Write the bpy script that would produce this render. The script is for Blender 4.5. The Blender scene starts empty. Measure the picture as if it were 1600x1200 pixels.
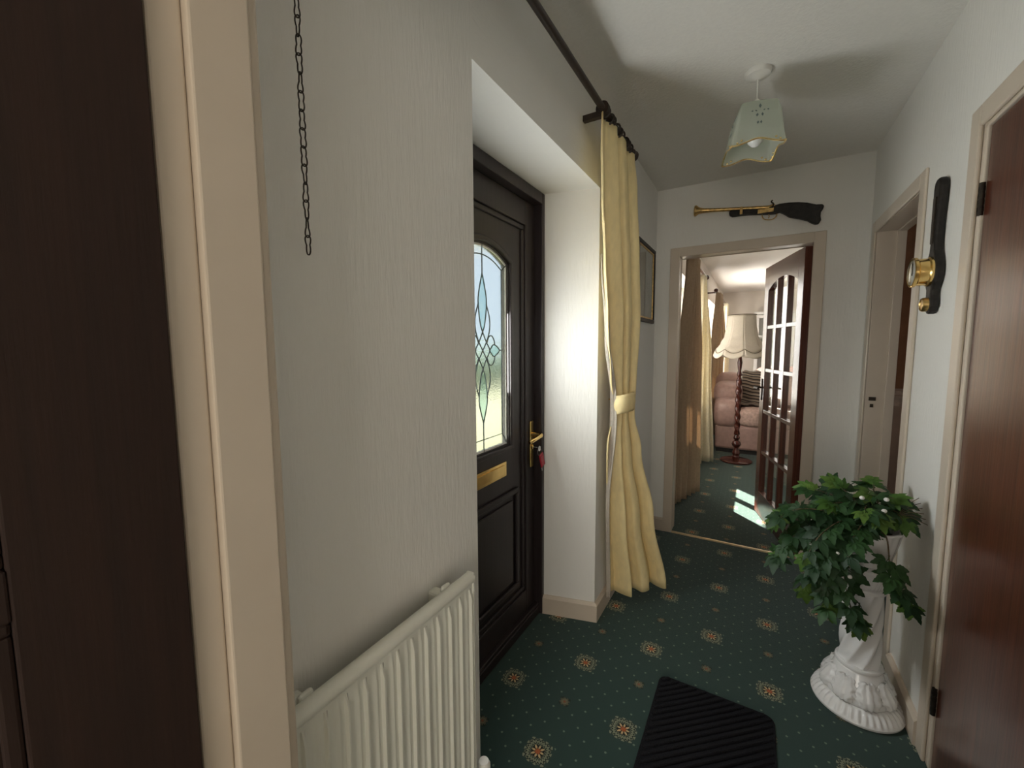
import bpy, math, random
from mathutils import Vector, Matrix, Euler
random.seed(7)
S = bpy.context.scene
COL = S.collection
PI = math.pi

# ------------------------------------------------------------------ camera
CAM_H = 1.36
YAW, PITCH, ROLL, FPX = 0.536096, 0.0902644, 0.00471039, 641.436
f = Vector((-math.sin(YAW)*math.cos(PITCH), math.cos(YAW)*math.cos(PITCH), -math.sin(PITCH)))
r = f.cross(Vector((0, 0, 1))).normalized()
d = f.cross(r)
r2 = r*math.cos(ROLL) + d*math.sin(ROLL)
d2 = -r*math.sin(ROLL) + d*math.cos(ROLL)
cam = bpy.data.cameras.new('camera')
cam.sensor_fit = 'HORIZONTAL'; cam.sensor_width = 36.0
cam.lens = 36.0*FPX/1600.0
cam.clip_start = 0.02
camo = bpy.data.objects.new('camera', cam); COL.objects.link(camo)
camo.matrix_world = Matrix(((r2.x, -d2.x, -f.x, 0), (r2.y, -d2.y, -f.y, 0), (r2.z, -d2.z, -f.z, CAM_H), (0, 0, 0, 1)))
S.camera = camo

# ------------------------------------------------------------------ world, sun, daylight at the windows, exposure
S.view_settings.view_transform = 'Standard'
S.view_settings.look = 'None'
S.view_settings.gamma = 1.0
S.view_settings.use_curve_mapping = False
S.view_settings.exposure = 1.1
W = bpy.data.worlds.new('world'); S.world = W; W.use_nodes = True
W.node_tree.nodes['Background'].inputs[0].default_value = (0.80, 0.90, 1.0, 1)
W.node_tree.nodes['Background'].inputs[1].default_value = 0.60

def sun(direction, energy, angle):
    l = bpy.data.lights.new('sun_offscreen', 'SUN'); l.energy = energy; l.angle = angle; l.color = (1, .93, .82)
    o = bpy.data.objects.new('sun_offscreen', l); COL.objects.link(o)
    o.rotation_euler = Vector(direction).to_track_quat('-Z', 'Y').to_euler()
def area(name, loc, direction, sx, sy, power, color=(1, 1, 1), spread=PI):
    l = bpy.data.lights.new(name, 'AREA'); l.shape = 'RECTANGLE'; l.size = sx; l.size_y = sy
    l.energy = power; l.color = color; l.spread = spread
    o = bpy.data.objects.new(name, l); COL.objects.link(o)
    o.location = loc; o.rotation_euler = Vector(direction).to_track_quat('-Z', 'Z').to_euler()
    return o
sun((0.55, -0.59, -0.78), 26.0, 0.012)
# daylight lies flat in the panes of the windows: the front door glass, the two curtained
# living room windows, and an unseen window behind the camera, inferred from the lit near door lining
area('daylight_front_door', (-0.952, 1.378, 1.33), (1, 0, 0), 0.35, 0.80, 9.0, (0.95, 0.98, 0.97), math.radians(168))
area('daylight_living_window', (-0.862, 4.65, 1.385), (1, 0, 0), 1.28, 1.20, 13, (1.0, 0.95, 0.90))
area('daylight_lounge_window', (-0.862, 7.60, 1.385), (1, 0, 0), 1.58, 1.20, 48, (1.0, 0.95, 0.90))
area('window_behind_offscreen', (0.50, -3.535, 1.35), (0, 1, 0), 2.88, 1.58, 34, (1.0, 0.87, 0.71))

# ------------------------------------------------------------------ node helpers
class X:
    """a value socket with arithmetic"""
    def __init__(s, nt, sock): s.nt, s.k = nt, sock
    def _m(s, op, *a, clamp=False):
        n = s.nt.nodes.new('ShaderNodeMath'); n.operation = op; n.use_clamp = clamp
        for i, q in enumerate((s,)+a):
            if isinstance(q, X): s.nt.links.new(q.k, n.inputs[i])
            else: n.inputs[i].default_value = q
        return X(s.nt, n.outputs[0])
    def __add__(s, o): return s._m('ADD', o)
    def __sub__(s, o): return s._m('SUBTRACT', o)
    def __mul__(s, o): return s._m('MULTIPLY', o)
    def __truediv__(s, o): return s._m('DIVIDE', o)
    def gt(s, o): return s._m('GREATER_THAN', o)
    def lt(s, o): return s._m('LESS_THAN', o)
    def f(s, op, *a): return s._m(op, *a)
def new_mat(name):
    m = bpy.data.materials.new(name); m.use_nodes = True
    nt = m.node_tree
    return m, nt, nt.nodes['Principled BSDF']
def mixc(nt, fac, a, b):
    n = nt.nodes.new('ShaderNodeMix'); n.data_type = 'RGBA'
    for s, q in ((n.inputs[0], fac), (n.inputs[6], a), (n.inputs[7], b)):
        if isinstance(q, X): nt.links.new(q.k, s)
        elif isinstance(q, bpy.types.NodeSocket): nt.links.new(q, s)
        elif isinstance(q, (int, float)): s.default_value = q
        else: s.default_value = (*q, 1)
    return n.outputs[2]
def noise(nt, scale, detail=2, mapscale=(1, 1, 1), rough=.5, coord='Object'):
    tc = nt.nodes.new('ShaderNodeTexCoord'); mp = nt.nodes.new('ShaderNodeMapping')
    mp.inputs['Scale'].default_value = mapscale
    n = nt.nodes.new('ShaderNodeTexNoise'); n.inputs['Scale'].default_value = scale
    n.inputs['Detail'].default_value = detail; n.inputs['Roughness'].default_value = rough
    nt.links.new(tc.outputs[coord], mp.inputs[0]); nt.links.new(mp.outputs[0], n.inputs[0])
    return n.outputs['Fac']
def ramp(nt, sock, p0, c0, p1, c1):
    n = nt.nodes.new('ShaderNodeValToRGB')
    n.color_ramp.elements[0].position = p0; n.color_ramp.elements[0].color = (*c0, 1)
    n.color_ramp.elements[1].position = p1; n.color_ramp.elements[1].color = (*c1, 1)
    nt.links.new(sock, n.inputs[0]); return n.outputs[0]
def bump(nt, b, sock, strength, dist):
    n = nt.nodes.new('ShaderNodeBump'); n.inputs['Strength'].default_value = strength
    n.inputs['Distance'].default_value = dist
    nt.links.new(sock, n.inputs['Height']); nt.links.new(n.outputs[0], b.inputs['Normal'])
def plain(name, color, rough=.5, metal=0, var=.06, scale=20, bstr=0, bdist=.002, mapscale=(1, 1, 1), spec=.5):
    m, nt, b = new_mat(name)
    s = noise(nt, scale, 3, mapscale)
    lo = tuple(max(0, c*(1-var)) for c in color); hi = tuple(min(1, c*(1+var)) for c in color)
    nt.links.new(ramp(nt, s, .3, lo, .7, hi), b.inputs['Base Color'])
    b.inputs['Roughness'].default_value = rough; b.inputs['Metallic'].default_value = metal
    b.inputs['Specular IOR Level'].default_value = spec
    if bstr: bump(nt, b, s, bstr, bdist)
    return m

M = {}
# walls: white painted textured paper with upright ripples
def wall_mat(name, color, mapscale):
    m, nt, b = new_mat(name)
    s = noise(nt, 60, 4, mapscale, .6)
    nt.links.new(ramp(nt, noise(nt, 3, 2), .3, tuple(c*.97 for c in color), .7, color), b.inputs['Base Color'])
    b.inputs['Roughness'].default_value = .55; b.inputs['Specular IOR Level'].default_value = .3
    bump(nt, b, s, .40, .005)
    return m
M['wall'] = wall_mat('textured_wall_paint', (.85, .835, .79), (1.6, 1.6, .22))
M['soffit'] = wall_mat('textured_soffit_paint', (.85, .835, .79), (1.6, .3, 1))
M['ceiling'] = plain('ceiling_paint', (.85, .83, .785), .7, var=.02, scale=90, bstr=.35, bdist=.004)
M['trim'] = plain('cream_gloss_paint', (.64, .55, .45), .28, var=.03, scale=6)
M['living_wall'] = plain('living_wall_paint', (.80, .745, .68), .7, var=.02, scale=8)
M['kitchen_wall'] = plain('terracotta_wallpaper', (.36, .17, .08), .7, var=.12, scale=14)
M['kitchen_low'] = plain('beige_wallpaper', (.55, .40, .30), .7, var=.08, scale=20)
M['kitchen_border'] = plain('wallpaper_border', (.62, .50, .40), .7, var=.35, scale=28)
M['radiator'] = plain('radiator_enamel', (.78, .78, .70), .3, var=.02, scale=4)
M['white'] = plain('white_ceramic', (.90, .90, .90), .16, var=.02, scale=5, spec=.6)
M['white_paint'] = plain('white_paint', (.85, .84, .82), .35, var=.02, scale=5)
M['plastic'] = plain('white_plastic', (.80, .78, .73), .35, var=.02, scale=5)
M['brass'] = plain('polished_brass', (.83, .58, .22), .18, 1, var=.1, scale=30)
M['brass_old'] = plain('aged_brass', (.62, .42, .17), .33, 1, var=.3, scale=60)
M['gold'] = plain('gold_rim', (.80, .62, .30), .25, .9, var=.1, scale=60)
M['iron'] = plain('dark_iron', (.045, .036, .028), .45, .7, var=.3, scale=60)
M['steel'] = plain('steel', (.60, .60, .60), .3, 1, var=.1, scale=60)
M['lead'] = plain('grey_lead', (.16, .19, .20), .45, .6, var=.2, scale=90)
M['red'] = plain('red_plastic', (.42, .02, .04), .25, var=.1, scale=60)
M['carved'] = plain('black_stained_wood', (.016, .013, .011), .5, var=.6, scale=40, bstr=.4, bdist=.004, spec=.35)
M['dark_pole'] = plain('dark_brown_pole', (.030, .018, .012), .4, var=.3, scale=30)
M['picture_mat'] = plain('picture_print', (.36, .35, .32), .5, var=.25, scale=9)
M['mat'] = plain('black_mat_pile', (.013, .013, .016), .9, var=.5, scale=300, bstr=.6, bdist=.003, spec=.15)
M['leather'] = plain('pink_leather', (.44, .285, .25), .42, var=.1, scale=25, bstr=.15, bdist=.004)
M['velvet'] = plain('pink_crushed_velvet', (.52, .36, .30), .75, var=.22, scale=35, bstr=.3, bdist=.006)
M['floral'] = plain('pale_pink_fabric', (.68, .46, .42), .8, var=.18, scale=14)
M['black'] = plain('black_plinth', (.02, .018, .016), .6, var=.2, scale=20)
M['twig'] = plain('brown_twig', (.10, .07, .035), .7, var=.3, scale=60)
M['soil'] = plain('dark_soil', (.03, .022, .015), .95, var=.5, scale=80, bstr=.8, bdist=.01)
M['shade'] = plain('cream_shade_silk', (.80, .74, .62), .75, var=.04, scale=60)
M['grass'] = plain('sunlit_grass', (.062, .060, .008), .9, var=.35, scale=5)
M['hedge'] = plain('hedge_leaves', (.05, .11, .03), .9, var=.7, scale=9)
M['stone'] = plain('outside_render', (.55, .52, .47), .9, var=.1, scale=9)
M['strip'] = plain('gold_threshold_metal', (.75, .62, .42), .3, .9, var=.1, scale=40)

def wood(name, dark, light, rough, axis='Z', coat=0.0):
    m, nt, b = new_mat(name)
    sc = {'Z': (14, 14, .6), 'Y': (14, .6, 14), 'X': (.6, 14, 14)}[axis]
    s = noise(nt, 7, 5, sc, .65)
    nt.links.new(ramp(nt, s, .28, dark, .75, light), b.inputs['Base Color'])
    b.inputs['Roughness'].default_value = rough
    if coat:
        b.inputs['Coat Weight'].default_value = coat; b.inputs['Coat Roughness'].default_value = .2
    bump(nt, b, s, .3, .0015)
    return m
M['sapele'] = wood('varnished_sapele', (.045, .012, .007), (.135, .040, .020), .30, coat=.5)
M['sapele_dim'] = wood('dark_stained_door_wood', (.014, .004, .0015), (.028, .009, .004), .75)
M['sapele_leaf'] = wood('glazed_door_sapele', (.075, .020, .013), (.16, .050, .033), .24, coat=.5)
M['mahogany'] = wood('polished_mahogany', (.040, .009, .006), (.095, .022, .014), .18)
M['upvc'] = wood('rosewood_door_foil', (.020, .014, .014), (.036, .026, .027), .38)

def cloth(name, color, trans=.35, var=.07, scale=60, mapscale=(1, 1, 1)):
    m, nt, b = new_mat(name)
    s = noise(nt, scale, 4, mapscale)
    c = ramp(nt, s, .3, tuple(q*(1-var) for q in color), .7, tuple(min(1, q*(1+var)) for q in color))
    nt.links.new(c, b.inputs['Base Color']); b.inputs['Roughness'].default_value = .6
    b.inputs['Specular IOR Level'].default_value = .3
    t = nt.nodes.new('ShaderNodeBsdfTranslucent'); nt.links.new(c, t.inputs[0])
    mx = nt.nodes.new('ShaderNodeMixShader'); mx.inputs[0].default_value = trans
    nt.links.new(b.outputs[0], mx.inputs[1]); nt.links.new(t.outputs[0], mx.inputs[2])
    nt.links.new(mx.outputs[0], nt.nodes['Material Output'].inputs[0])
    bump(nt, b, s, .15, .002)
    return m
M['curtain_gold'] = cloth('gold_damask', (.93, .77, .42), .10, .06, 45, (1, 1, .4))
M['lining'] = cloth('curtain_lining', (.62, .56, .48), .2)
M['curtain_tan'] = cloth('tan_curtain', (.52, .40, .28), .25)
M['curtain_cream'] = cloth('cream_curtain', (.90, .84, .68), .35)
M['shade_cloth'] = cloth('lampshade_cloth', (.72, .65, .55), .3, .03)

def leaf_mat(name, c0, c1):
    m, nt, b = new_mat(name)
    uvn = nt.nodes.new('ShaderNodeTexCoord')
    s = noise(nt, 55, 3)
    oi = nt.nodes.new('ShaderNodeObjectInfo')
    c = mixc(nt, X(nt, oi.outputs['Random']), c0, c1)
    dk = mixc(nt, X(nt, s), tuple(q*.55 for q in c0), c)
    nt.links.new(dk, b.inputs['Base Color']); b.inputs['Roughness'].default_value = .55
    b.inputs['Specular IOR Level'].default_value = .35
    return m
M['leaf'] = leaf_mat('ivy_leaf_green', (.010, .042, .012), (.040, .118, .026))
M['leaf_young'] = leaf_mat('ivy_leaf_young_green', (.055, .15, .022), (.15, .25, .04))

def glass_mat(name, tint, rough=.0):
    m = bpy.data.materials.new(name); m.use_nodes = True; nt = m.node_tree
    nt.nodes.remove(nt.nodes['Principled BSDF'])
    t = nt.nodes.new('ShaderNodeBsdfTransparent'); t.inputs[0].default_value = (*tint, 1)
    g = nt.nodes.new('ShaderNodeBsdfGlossy'); g.inputs['Roughness'].default_value = rough
    lw = nt.nodes.new('ShaderNodeLayerWeight'); lw.inputs[0].default_value = .5
    fr = X(nt, lw.outputs['Facing']).f('POWER', 5.0)*.93 + .03
    mx = nt.nodes.new('ShaderNodeMixShader')
    nt.links.new(fr.k, mx.inputs[0]); nt.links.new(t.outputs[0], mx.inputs[1]); nt.links.new(g.outputs[0], mx.inputs[2])
    nt.links.new(mx.outputs[0], nt.nodes['Material Output'].inputs[0])
    return m
M['glass'] = glass_mat('clear_glass', (.96, .97, .96))
def frosted(name, tint, rough, transl, scale=170):
    m = bpy.data.materials.new(name); m.use_nodes = True; nt = m.node_tree
    nt.nodes.remove(nt.nodes['Principled BSDF'])
    g = nt.nodes.new('ShaderNodeBsdfGlass'); g.inputs['Color'].default_value = (*tint, 1)
    g.inputs['Roughness'].default_value = rough; g.inputs['IOR'].default_value = 1.12
    t = nt.nodes.new('ShaderNodeBsdfTranslucent'); t.inputs[0].default_value = (*tint, 1)
    b = nt.nodes.new('ShaderNodeBump'); b.inputs['Strength'].default_value = .5; b.inputs['Distance'].default_value = .003
    nt.links.new(noise(nt, scale, 2), b.inputs['Height'])
    nt.links.new(b.outputs[0], g.inputs['Normal'])
    mx = nt.nodes.new('ShaderNodeMixShader'); mx.inputs[0].default_value = transl
    nt.links.new(g.outputs[0], mx.inputs[1]); nt.links.new(t.outputs[0], mx.inputs[2])
    nt.links.new(mx.outputs[0], nt.nodes['Material Output'].inputs[0])
    return m
M['obscure'] = frosted('obscured_door_glass', (.78, .82, .84), .22, .05)
def bevel_glass():
    m = bpy.data.materials.new('bevelled_cluster_glass'); m.use_nodes = True; nt = m.node_tree
    nt.nodes.remove(nt.nodes['Principled BSDF'])
    t = nt.nodes.new('ShaderNodeBsdfTransparent'); t.inputs[0].default_value = (.80, .92, .93, 1)
    g = nt.nodes.new('ShaderNodeBsdfGlossy'); g.inputs['Roughness'].default_value = .1
    mx = nt.nodes.new('ShaderNodeMixShader'); mx.inputs[0].default_value = .06
    nt.links.new(t.outputs[0], mx.inputs[1]); nt.links.new(g.outputs[0], mx.inputs[2])
    nt.links.new(mx.outputs[0], nt.nodes['Material Output'].inputs[0])
    return m
M['bevel'] = bevel_glass()
def lamp_glass():
    m, nt, b = new_mat('frosted_lamp_glass')
    b.inputs['Base Color'].default_value = (.83, .83, .79, 1); b.inputs['Roughness'].default_value = .35
    t = nt.nodes.new('ShaderNodeBsdfTranslucent'); t.inputs[0].default_value = (.80, .84, .76, 1)
    tr = nt.nodes.new('ShaderNodeBsdfTransparent'); tr.inputs[0].default_value = (.85, .92, .86, 1)
    m1 = nt.nodes.new('ShaderNodeMixShader'); m1.inputs[0].default_value = .45
    m2 = nt.nodes.new('ShaderNodeMixShader'); m2.inputs[0].default_value = .45
    nt.links.new(b.outputs[0], m1.inputs[1]); nt.links.new(t.outputs[0], m1.inputs[2])
    nt.links.new(m1.outputs[0], m2.inputs[1]); nt.links.new(tr.outputs[0], m2.inputs[2])
    nt.links.new(m2.outputs[0], nt.nodes['Material Output'].inputs[0])
    return m
M['lamp_glass'] = lamp_glass()

def throw_mat():
    m, nt, b = new_mat('striped_throw')
    tc = nt.nodes.new('ShaderNodeTexCoord'); sp = nt.nodes.new('ShaderNodeSeparateXYZ')
    nt.links.new(tc.outputs['Object'], sp.inputs[0])
    x, y, z = (X(nt, sp.outputs[i]) for i in range(3))
    q = (z*22.0 + x*4.0 + y*8.0)
    a = (q.f('FRACT')).lt(.42)
    b2 = ((q*.5).f('FRACT')).lt(.3)
    c = mixc(nt, a, (.26, .20, .15), (.035, .024, .020))
    c = mixc(nt, b2*(a*-1+1), c, (.50, .42, .34))
    nt.links.new(c, b.inputs['Base Color']); b.inputs['Roughness'].default_value = .9
    return m
M['throw'] = throw_mat()

def carpet_mat():
    m, nt, b = new_mat('green_patterned_carpet')
    tc = nt.nodes.new('ShaderNodeTexCoord'); sp = nt.nodes.new('ShaderNodeSeparateXYZ')
    nt.links.new(tc.outputs['Object'], sp.inputs[0])
    x, y = X(nt, sp.outputs[0]), X(nt, sp.outputs[1])
    s = .2262
    u = (x + .352)/s; v = (y - 1.358)/s
    i = u.f('ROUND'); j = v.f('ROUND')
    par = (i+j)*.5
    odd = (par - par.f('FLOOR')).gt(.25)
    du = (u-i)*s; dv = (v-j)*s
    rr = (du*du + dv*dv).f('SQRT')
    th = dv.f('ARCTAN2', du)
    even = odd*-1 + 1
    # base
    n1 = X(nt, noise(nt, 700, 2)); n2 = X(nt, noise(nt, 2.2, 3))
    base = mixc(nt, n1, (.017, .042, .036), (.034, .080, .069))
    base = mixc(nt, n2*.4, base, (.042, .073, .067))
    # pin dots on a diagonal lattice
    a = (u*6 - .25); c_ = (v*6 + .05)
    p = (a + c_)*.5; q = (a - c_)*.5
    pl = p - p.f('ROUND'); ql = q - q.f('ROUND')
    dd = (pl*pl + ql*ql).f('SQRT')
    away = (rr.gt(.026)*odd) + (rr.gt(.058)*even)
    dot = dd.lt(.075)*away
    col = mixc(nt, dot*.75, base, (.20, .27, .20))
    # large medallion
    sq = du.f('ABSOLUTE').f('MAXIMUM', dv.f('ABSOLUTE'))
    rm = rr*.55 + sq*.5
    c8 = (th*8).f('COSINE'); c12 = (th*12 + .6).f('COSINE')
    outer = rm.lt(.049)*even
    fr = (rm*70 + c12.f('ABSOLUTE')*.55).f('FRACT')
    petal = (fr.gt(.38))*rm.gt(.021)
    edge = rm + c12*.004
    med = outer*edge.lt(.0475)
    col = mixc(nt, med*.75, col, (.007, .016, .012))
    col = mixc(nt, med*petal*(n1*.5+.5), col, (.34, .36, .25))
    core = rm.lt(.0225)*even
    col = mixc(nt, core, col, (.006, .008, .006))
    pet = (rm + c8*-.005).lt(.0175)*c8.gt(-.35)*even
    col = mixc(nt, pet, col, (.66, .50, .27))
    mid = (rm + c8*-.002).lt(.0095)*even
    col = mixc(nt, mid, col, (.50, .13, .045))
    # small sprig
    c4 = (th*4).f('COSINE')
    s1 = (rr + c4*.004).lt(.021)*odd
    col = mixc(nt, s1*.6, col, (.012, .016, .009))
    s2 = (rr + c8*.006).lt(.0165)*(rr.gt(.006))*odd*c8.gt(-.75)
    col = mixc(nt, s2*((rr*260).f('FRACT').gt(.35)), col, (.42, .34, .20))
    s3 = rr.lt(.005)*odd
    col = mixc(nt, s3, col, (.30, .10, .05))
    nt.links.new(col, b.inputs['Base Color'])
    b.inputs['Roughness'].default_value = .95; b.inputs['Specular IOR Level'].default_value = .1
    b.inputs['Sheen Weight'].default_value = .25; b.inputs['Sheen Roughness'].default_value = .5
    bump(nt, b, n1.k, .5, .003)
    return m
M['carpet'] = carpet_mat()

# ------------------------------------------------------------------ mesh helpers
class MB:
    def __init__(s): s.v, s.f = [], []
    def add(s, vs, fs):
        o = len(s.v); s.v += [Vector(p) for p in vs]; s.f += [[o+i for i in q] for q in fs]; return s
    def box(s, x0, x1, y0, y1, z0, z1):
        return s.add([(x0,y0,z0),(x1,y0,z0),(x1,y1,z0),(x0,y1,z0),(x0,y0,z1),(x1,y0,z1),(x1,y1,z1),(x0,y1,z1)],
                     [(0,3,2,1),(4,5,6,7),(0,1,5,4),(1,2,6,5),(2,3,7,6),(3,0,4,7)])
    def prism(s, pts, axis, a, b):
        n = len(pts)
        mk = {'X': lambda p, t: (t, p[0], p[1]), 'Y': lambda p, t: (p[0], t, p[1]), 'Z': lambda p, t: (p[0], p[1], t)}[axis]
        return s.add([mk(p, a) for p in pts]+[mk(p, b) for p in pts],
                     [tuple(range(n))[::-1], tuple(range(n, 2*n))]+[(i, (i+1) % n, n+(i+1) % n, n+i) for i in range(n)])
    def grid(s, fn, nu, nv, closeu=False, capv=False):
        vs = [fn(i, j) for j in range(nv) for i in range(nu)]
        fs = []
        for j in range(nv-1):
            for i in range(nu if closeu else nu-1):
                fs.append((j*nu+i, j*nu+(i+1) % nu, (j+1)*nu+(i+1) % nu, (j+1)*nu+i))
        if capv:
            fs += [tuple(range(nu))[::-1], tuple((nv-1)*nu+i for i in range(nu))]
        return s.add(vs, fs)
    def lathe(s, prof, n=32, c=(0, 0, 0), mod=None, axis='Z'):
        def fn(i, j):
            a = 2*PI*i/n; rr, z = prof[j]
            if mod: rr = mod(rr, a, z)
            p = (rr*math.cos(a), rr*math.sin(a), z)
            if axis == 'X': p = (p[2], p[0], p[1])
            if axis == 'Y': p = (p[0], p[2], p[1])
            return (c[0]+p[0], c[1]+p[1], c[2]+p[2])
        return s.grid(fn, n, len(prof), True, True)
    def tube(s, path, rad, n=8, closed=False, flat=1.0, flatdir=None):
        P = [Vector(p) for p in path]; m = len(P)
        ring = []; up = None
        for k in range(m):
            if closed: t = P[(k+1) % m]-P[k-1]
            else: t = P[min(k+1, m-1)]-P[max(k-1, 0)]
            t.normalize()
            if up is None:
                up = Vector((0, 0, 1)) if abs(t.z) < .9 else Vector((1, 0, 0))
            a = t.cross(up)
            if a.length < 1e-5: a = t.orthogonal()
            a.normalize(); b = a.cross(t).normalized(); up = b
            rr = rad[k] if isinstance(rad, (list, tuple)) else rad
            ring.append((P[k], a*rr, b*rr))
        fn = lambda i, j: ring[j % m][0]+ring[j % m][1]*math.cos(2*PI*i/n)+ring[j % m][2]*math.sin(2*PI*i/n)
        if closed:
            vs = [fn(i, j) for j in range(m) for i in range(n)]
            return s.add(vs, [(j*n+i, j*n+(i+1) % n, ((j+1) % m)*n+(i+1) % n, ((j+1) % m)*n+i) for j in range(m) for i in range(n)])
        return s.grid(fn, n, m, True, True)
    def blob(s, c, rad, e1=.4, e2=.4, nu=24, nv=14, rot=None):
        """superellipsoid: a cushion"""
        sg = lambda w, e: math.copysign(abs(w)**e, w)
        def fn(i, j):
            a = 2*PI*i/nu; p = -PI/2*.985+PI*.985*j/(nv-1)
            q = Vector((rad[0]*sg(math.cos(p), e1)*sg(math.cos(a), e2), rad[1]*sg(math.cos(p), e1)*sg(math.sin(a), e2), rad[2]*sg(math.sin(p), e1)))
            if rot: q = rot @ q
            return q+Vector(c)
        return s.grid(fn, nu, nv, True, True)
    def mesh(s, name):
        me = bpy.data.meshes.new(name); me.from_pydata([tuple(p) for p in s.v], [], s.f); me.update(); return me

def link(o, parent):
    COL.objects.link(o)
    if parent: o.parent = parent
    return o
def build(mb, name, mat, parent=None, smooth=False, bevel=0, solid=0, sub=0, kind=None, label=None, cat=None, group=None):
    """a mesh in world coordinates; under a parent its vertices move into the parent's frame"""
    if parent is not None:
        inv = world(parent).inverted(); mb.v = [inv @ p for p in mb.v]
    me = mb.mesh(name); me.materials.append(M[mat])
    import bmesh
    bm = bmesh.new(); bm.from_mesh(me); bmesh.ops.recalc_face_normals(bm, faces=bm.faces); bm.to_mesh(me); bm.free()
    if smooth:
        me.polygons.foreach_set('use_smooth', [True]*len(me.polygons))
        if smooth != 'all':
            me.set_sharp_from_angle(angle=math.radians(40))
    o = bpy.data.objects.new(name, me); link(o, parent)
    if solid:
        q = o.modifiers.new('solid', 'SOLIDIFY'); q.thickness = solid; q.offset = 0
    if bevel:
        q = o.modifiers.new('bevel', 'BEVEL'); q.width = bevel; q.segments = 2; q.limit_method = 'ANGLE'; q.angle_limit = .7
    if sub:
        q = o.modifiers.new('sub', 'SUBSURF'); q.levels = sub; q.render_levels = sub
    return tag(o, label, cat, group, kind)
def tag(o, label=None, cat=None, group=None, kind=None):
    for k, v in (('label', label), ('category', cat), ('group', group), ('kind', kind)):
        if v: o[k] = v
    return o
def world(o):
    m = Matrix.LocRotScale(o.location, o.rotation_euler, o.scale)
    return world(o.parent) @ m if o.parent else m
def empty(name, loc, label=None, cat=None, group=None, kind=None, rotz=0):
    o = bpy.data.objects.new(name, None); o.empty_display_size = .05
    COL.objects.link(o); o.location = loc; o.rotation_euler = (0, 0, rotz)
    return tag(o, label, cat, group, kind)
def spline(pts, n=8, closed=False):
    P = [Vector(p) for p in pts]; out = []; m = len(P)
    for k in range(m if closed else m-1):
        a, b, c, e = (P[(k-1) % m], P[k], P[(k+1) % m], P[(k+2) % m]) if closed else (P[max(k-1, 0)], P[k], P[k+1], P[min(k+2, m-1)])
        for q in range(n):
            t = q/n
            out.append(.5*((2*b)+(c-a)*t+(2*a-5*b+4*c-e)*t*t+(3*b-a-3*c+e)*t**3))
    if not closed: out.append(P[-1])
    return out
def lerp(a, b, t): return a+(b-a)*t
def interp(keys, t):
    """smooth interpolation of (t, value...) rows"""
    for k in range(len(keys)-1):
        a, b = keys[k], keys[k+1]
        if t <= b[0] or k == len(keys)-2:
            w = min(1, max(0, (t-a[0])/(b[0]-a[0]))); w = w*w*(3-2*w)
            return tuple(lerp(p, q, w) for p, q in zip(a[1:], b[1:]))

# ------------------------------------------------------------------ dimensions
CEIL = 2.44
XL, XR = -0.64, 0.53          # hall side walls
YN0, YN1 = 0.183, 0.274       # wall with the doorway the camera looks through
YF0, YF1 = 3.094, 3.19        # wall with the glazed door
XO = -1.02                    # outside face of the outer wall
YB = 9.60                     # far wall of the living room
XLR = 3.0                     # right wall of the living room

# ------------------------------------------------------------------ setting
FOOT = [(-2.2, -3.5), (XLR, -3.5), (XLR, YB), (XO, YB), (XO, YN1), (-2.2, YN1)]
build(MB().prism(FOOT, 'Z', -.06, 0), 'floor', 'carpet', kind='structure')
build(MB().prism(FOOT, 'Z', CEIL, CEIL+.1), 'ceiling', 'ceiling', kind='structure')
w = MB()
w.prism([(XL, YN1), (XL, .888), (-.883, .952), (XO, .952), (XO, YN1)], 'Z', 0, CEIL)
w.prism([(XL, 1.868), (-.883, 1.804), (XO, 1.804), (XO, YF0), (XL, YF0)], 'Z', 0, CEIL)
build(w, 'wall_left', 'wall', kind='structure')
build(MB().box(XO, XL, .888, 1.868, 2.075, CEIL), 'wall_lintel', 'soffit', kind='structure')
w = MB()
W1 = (3.95, 5.35); W2 = (6.75, 8.45); SILL, HEAD = .72, 2.05
w.box(XO, XL, YF0, W1[0], 0, CEIL).box(XO, XL, W1[1], W2[0], 0, CEIL).box(XO, XL, W2[1], YB, 0, CEIL)
for a, b in (W1, W2):
    w.box(XO, XL, a, b, 0, SILL); w.box(XO, XL, a, b, HEAD, CEIL)
build(w, 'wall_living_left', 'living_wall', kind='structure')
w = MB()   # wall with the glazed door
OX0, OX1, OZ = -.485, .27, 1.976
w.box(XL, OX0-.03, YF0, YF1, 0, CEIL).box(OX1+.03, XLR, YF0, YF1, 0, CEIL).box(OX0-.03, OX1+.03, YF0, YF1, OZ+.03, CEIL)
build(w, 'wall_far', 'wall', kind='structure')
w = MB()   # right wall: closed door opening, then open doorway
D1 = (.915, 1.722); D2 = (2.205, 2.975)
w.box(XR, XR+.1, YN1, D1[0], 0, CEIL).box(XR, XR+.1, D1[1]+.03, D2[0], 0, CEIL).box(XR, XR+.1, D2[1], YF0, 0, CEIL)
w.box(XR, XR+.1, D1[0], D1[1]+.03, 2.005, CEIL).box(XR, XR+.1, D2[0], D2[1], 1.985, CEIL)
build(w, 'wall_right', 'wall', kind='structure')
w = MB()   # wall of the doorway the camera stands in
NX0, NX1 = -.50, .26
w.box(-2.2, NX0-.03, YN0, YN1, 0, CEIL).box(NX1+.03, 2.6, YN0, YN1, 0, CEIL).box(NX0-.03, NX1+.03, YN0, YN1, 2.01, CEIL)
build(w, 'wall_near', 'wall', kind='structure')
build(MB().box(-2.2, XLR, YB, YB+.1, 0, CEIL), 'wall_living_back', 'living_wall', kind='structure')
build(MB().box(XLR, XLR+.1, YF1, YB, 0, CEIL), 'wall_living_right', 'living_wall', kind='structure')
w = MB().box(-2.3, -2.2, -3.6, YN0, 0, CEIL).box(2.6, 2.7, -3.6, YN0, 0, CEIL)
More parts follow.
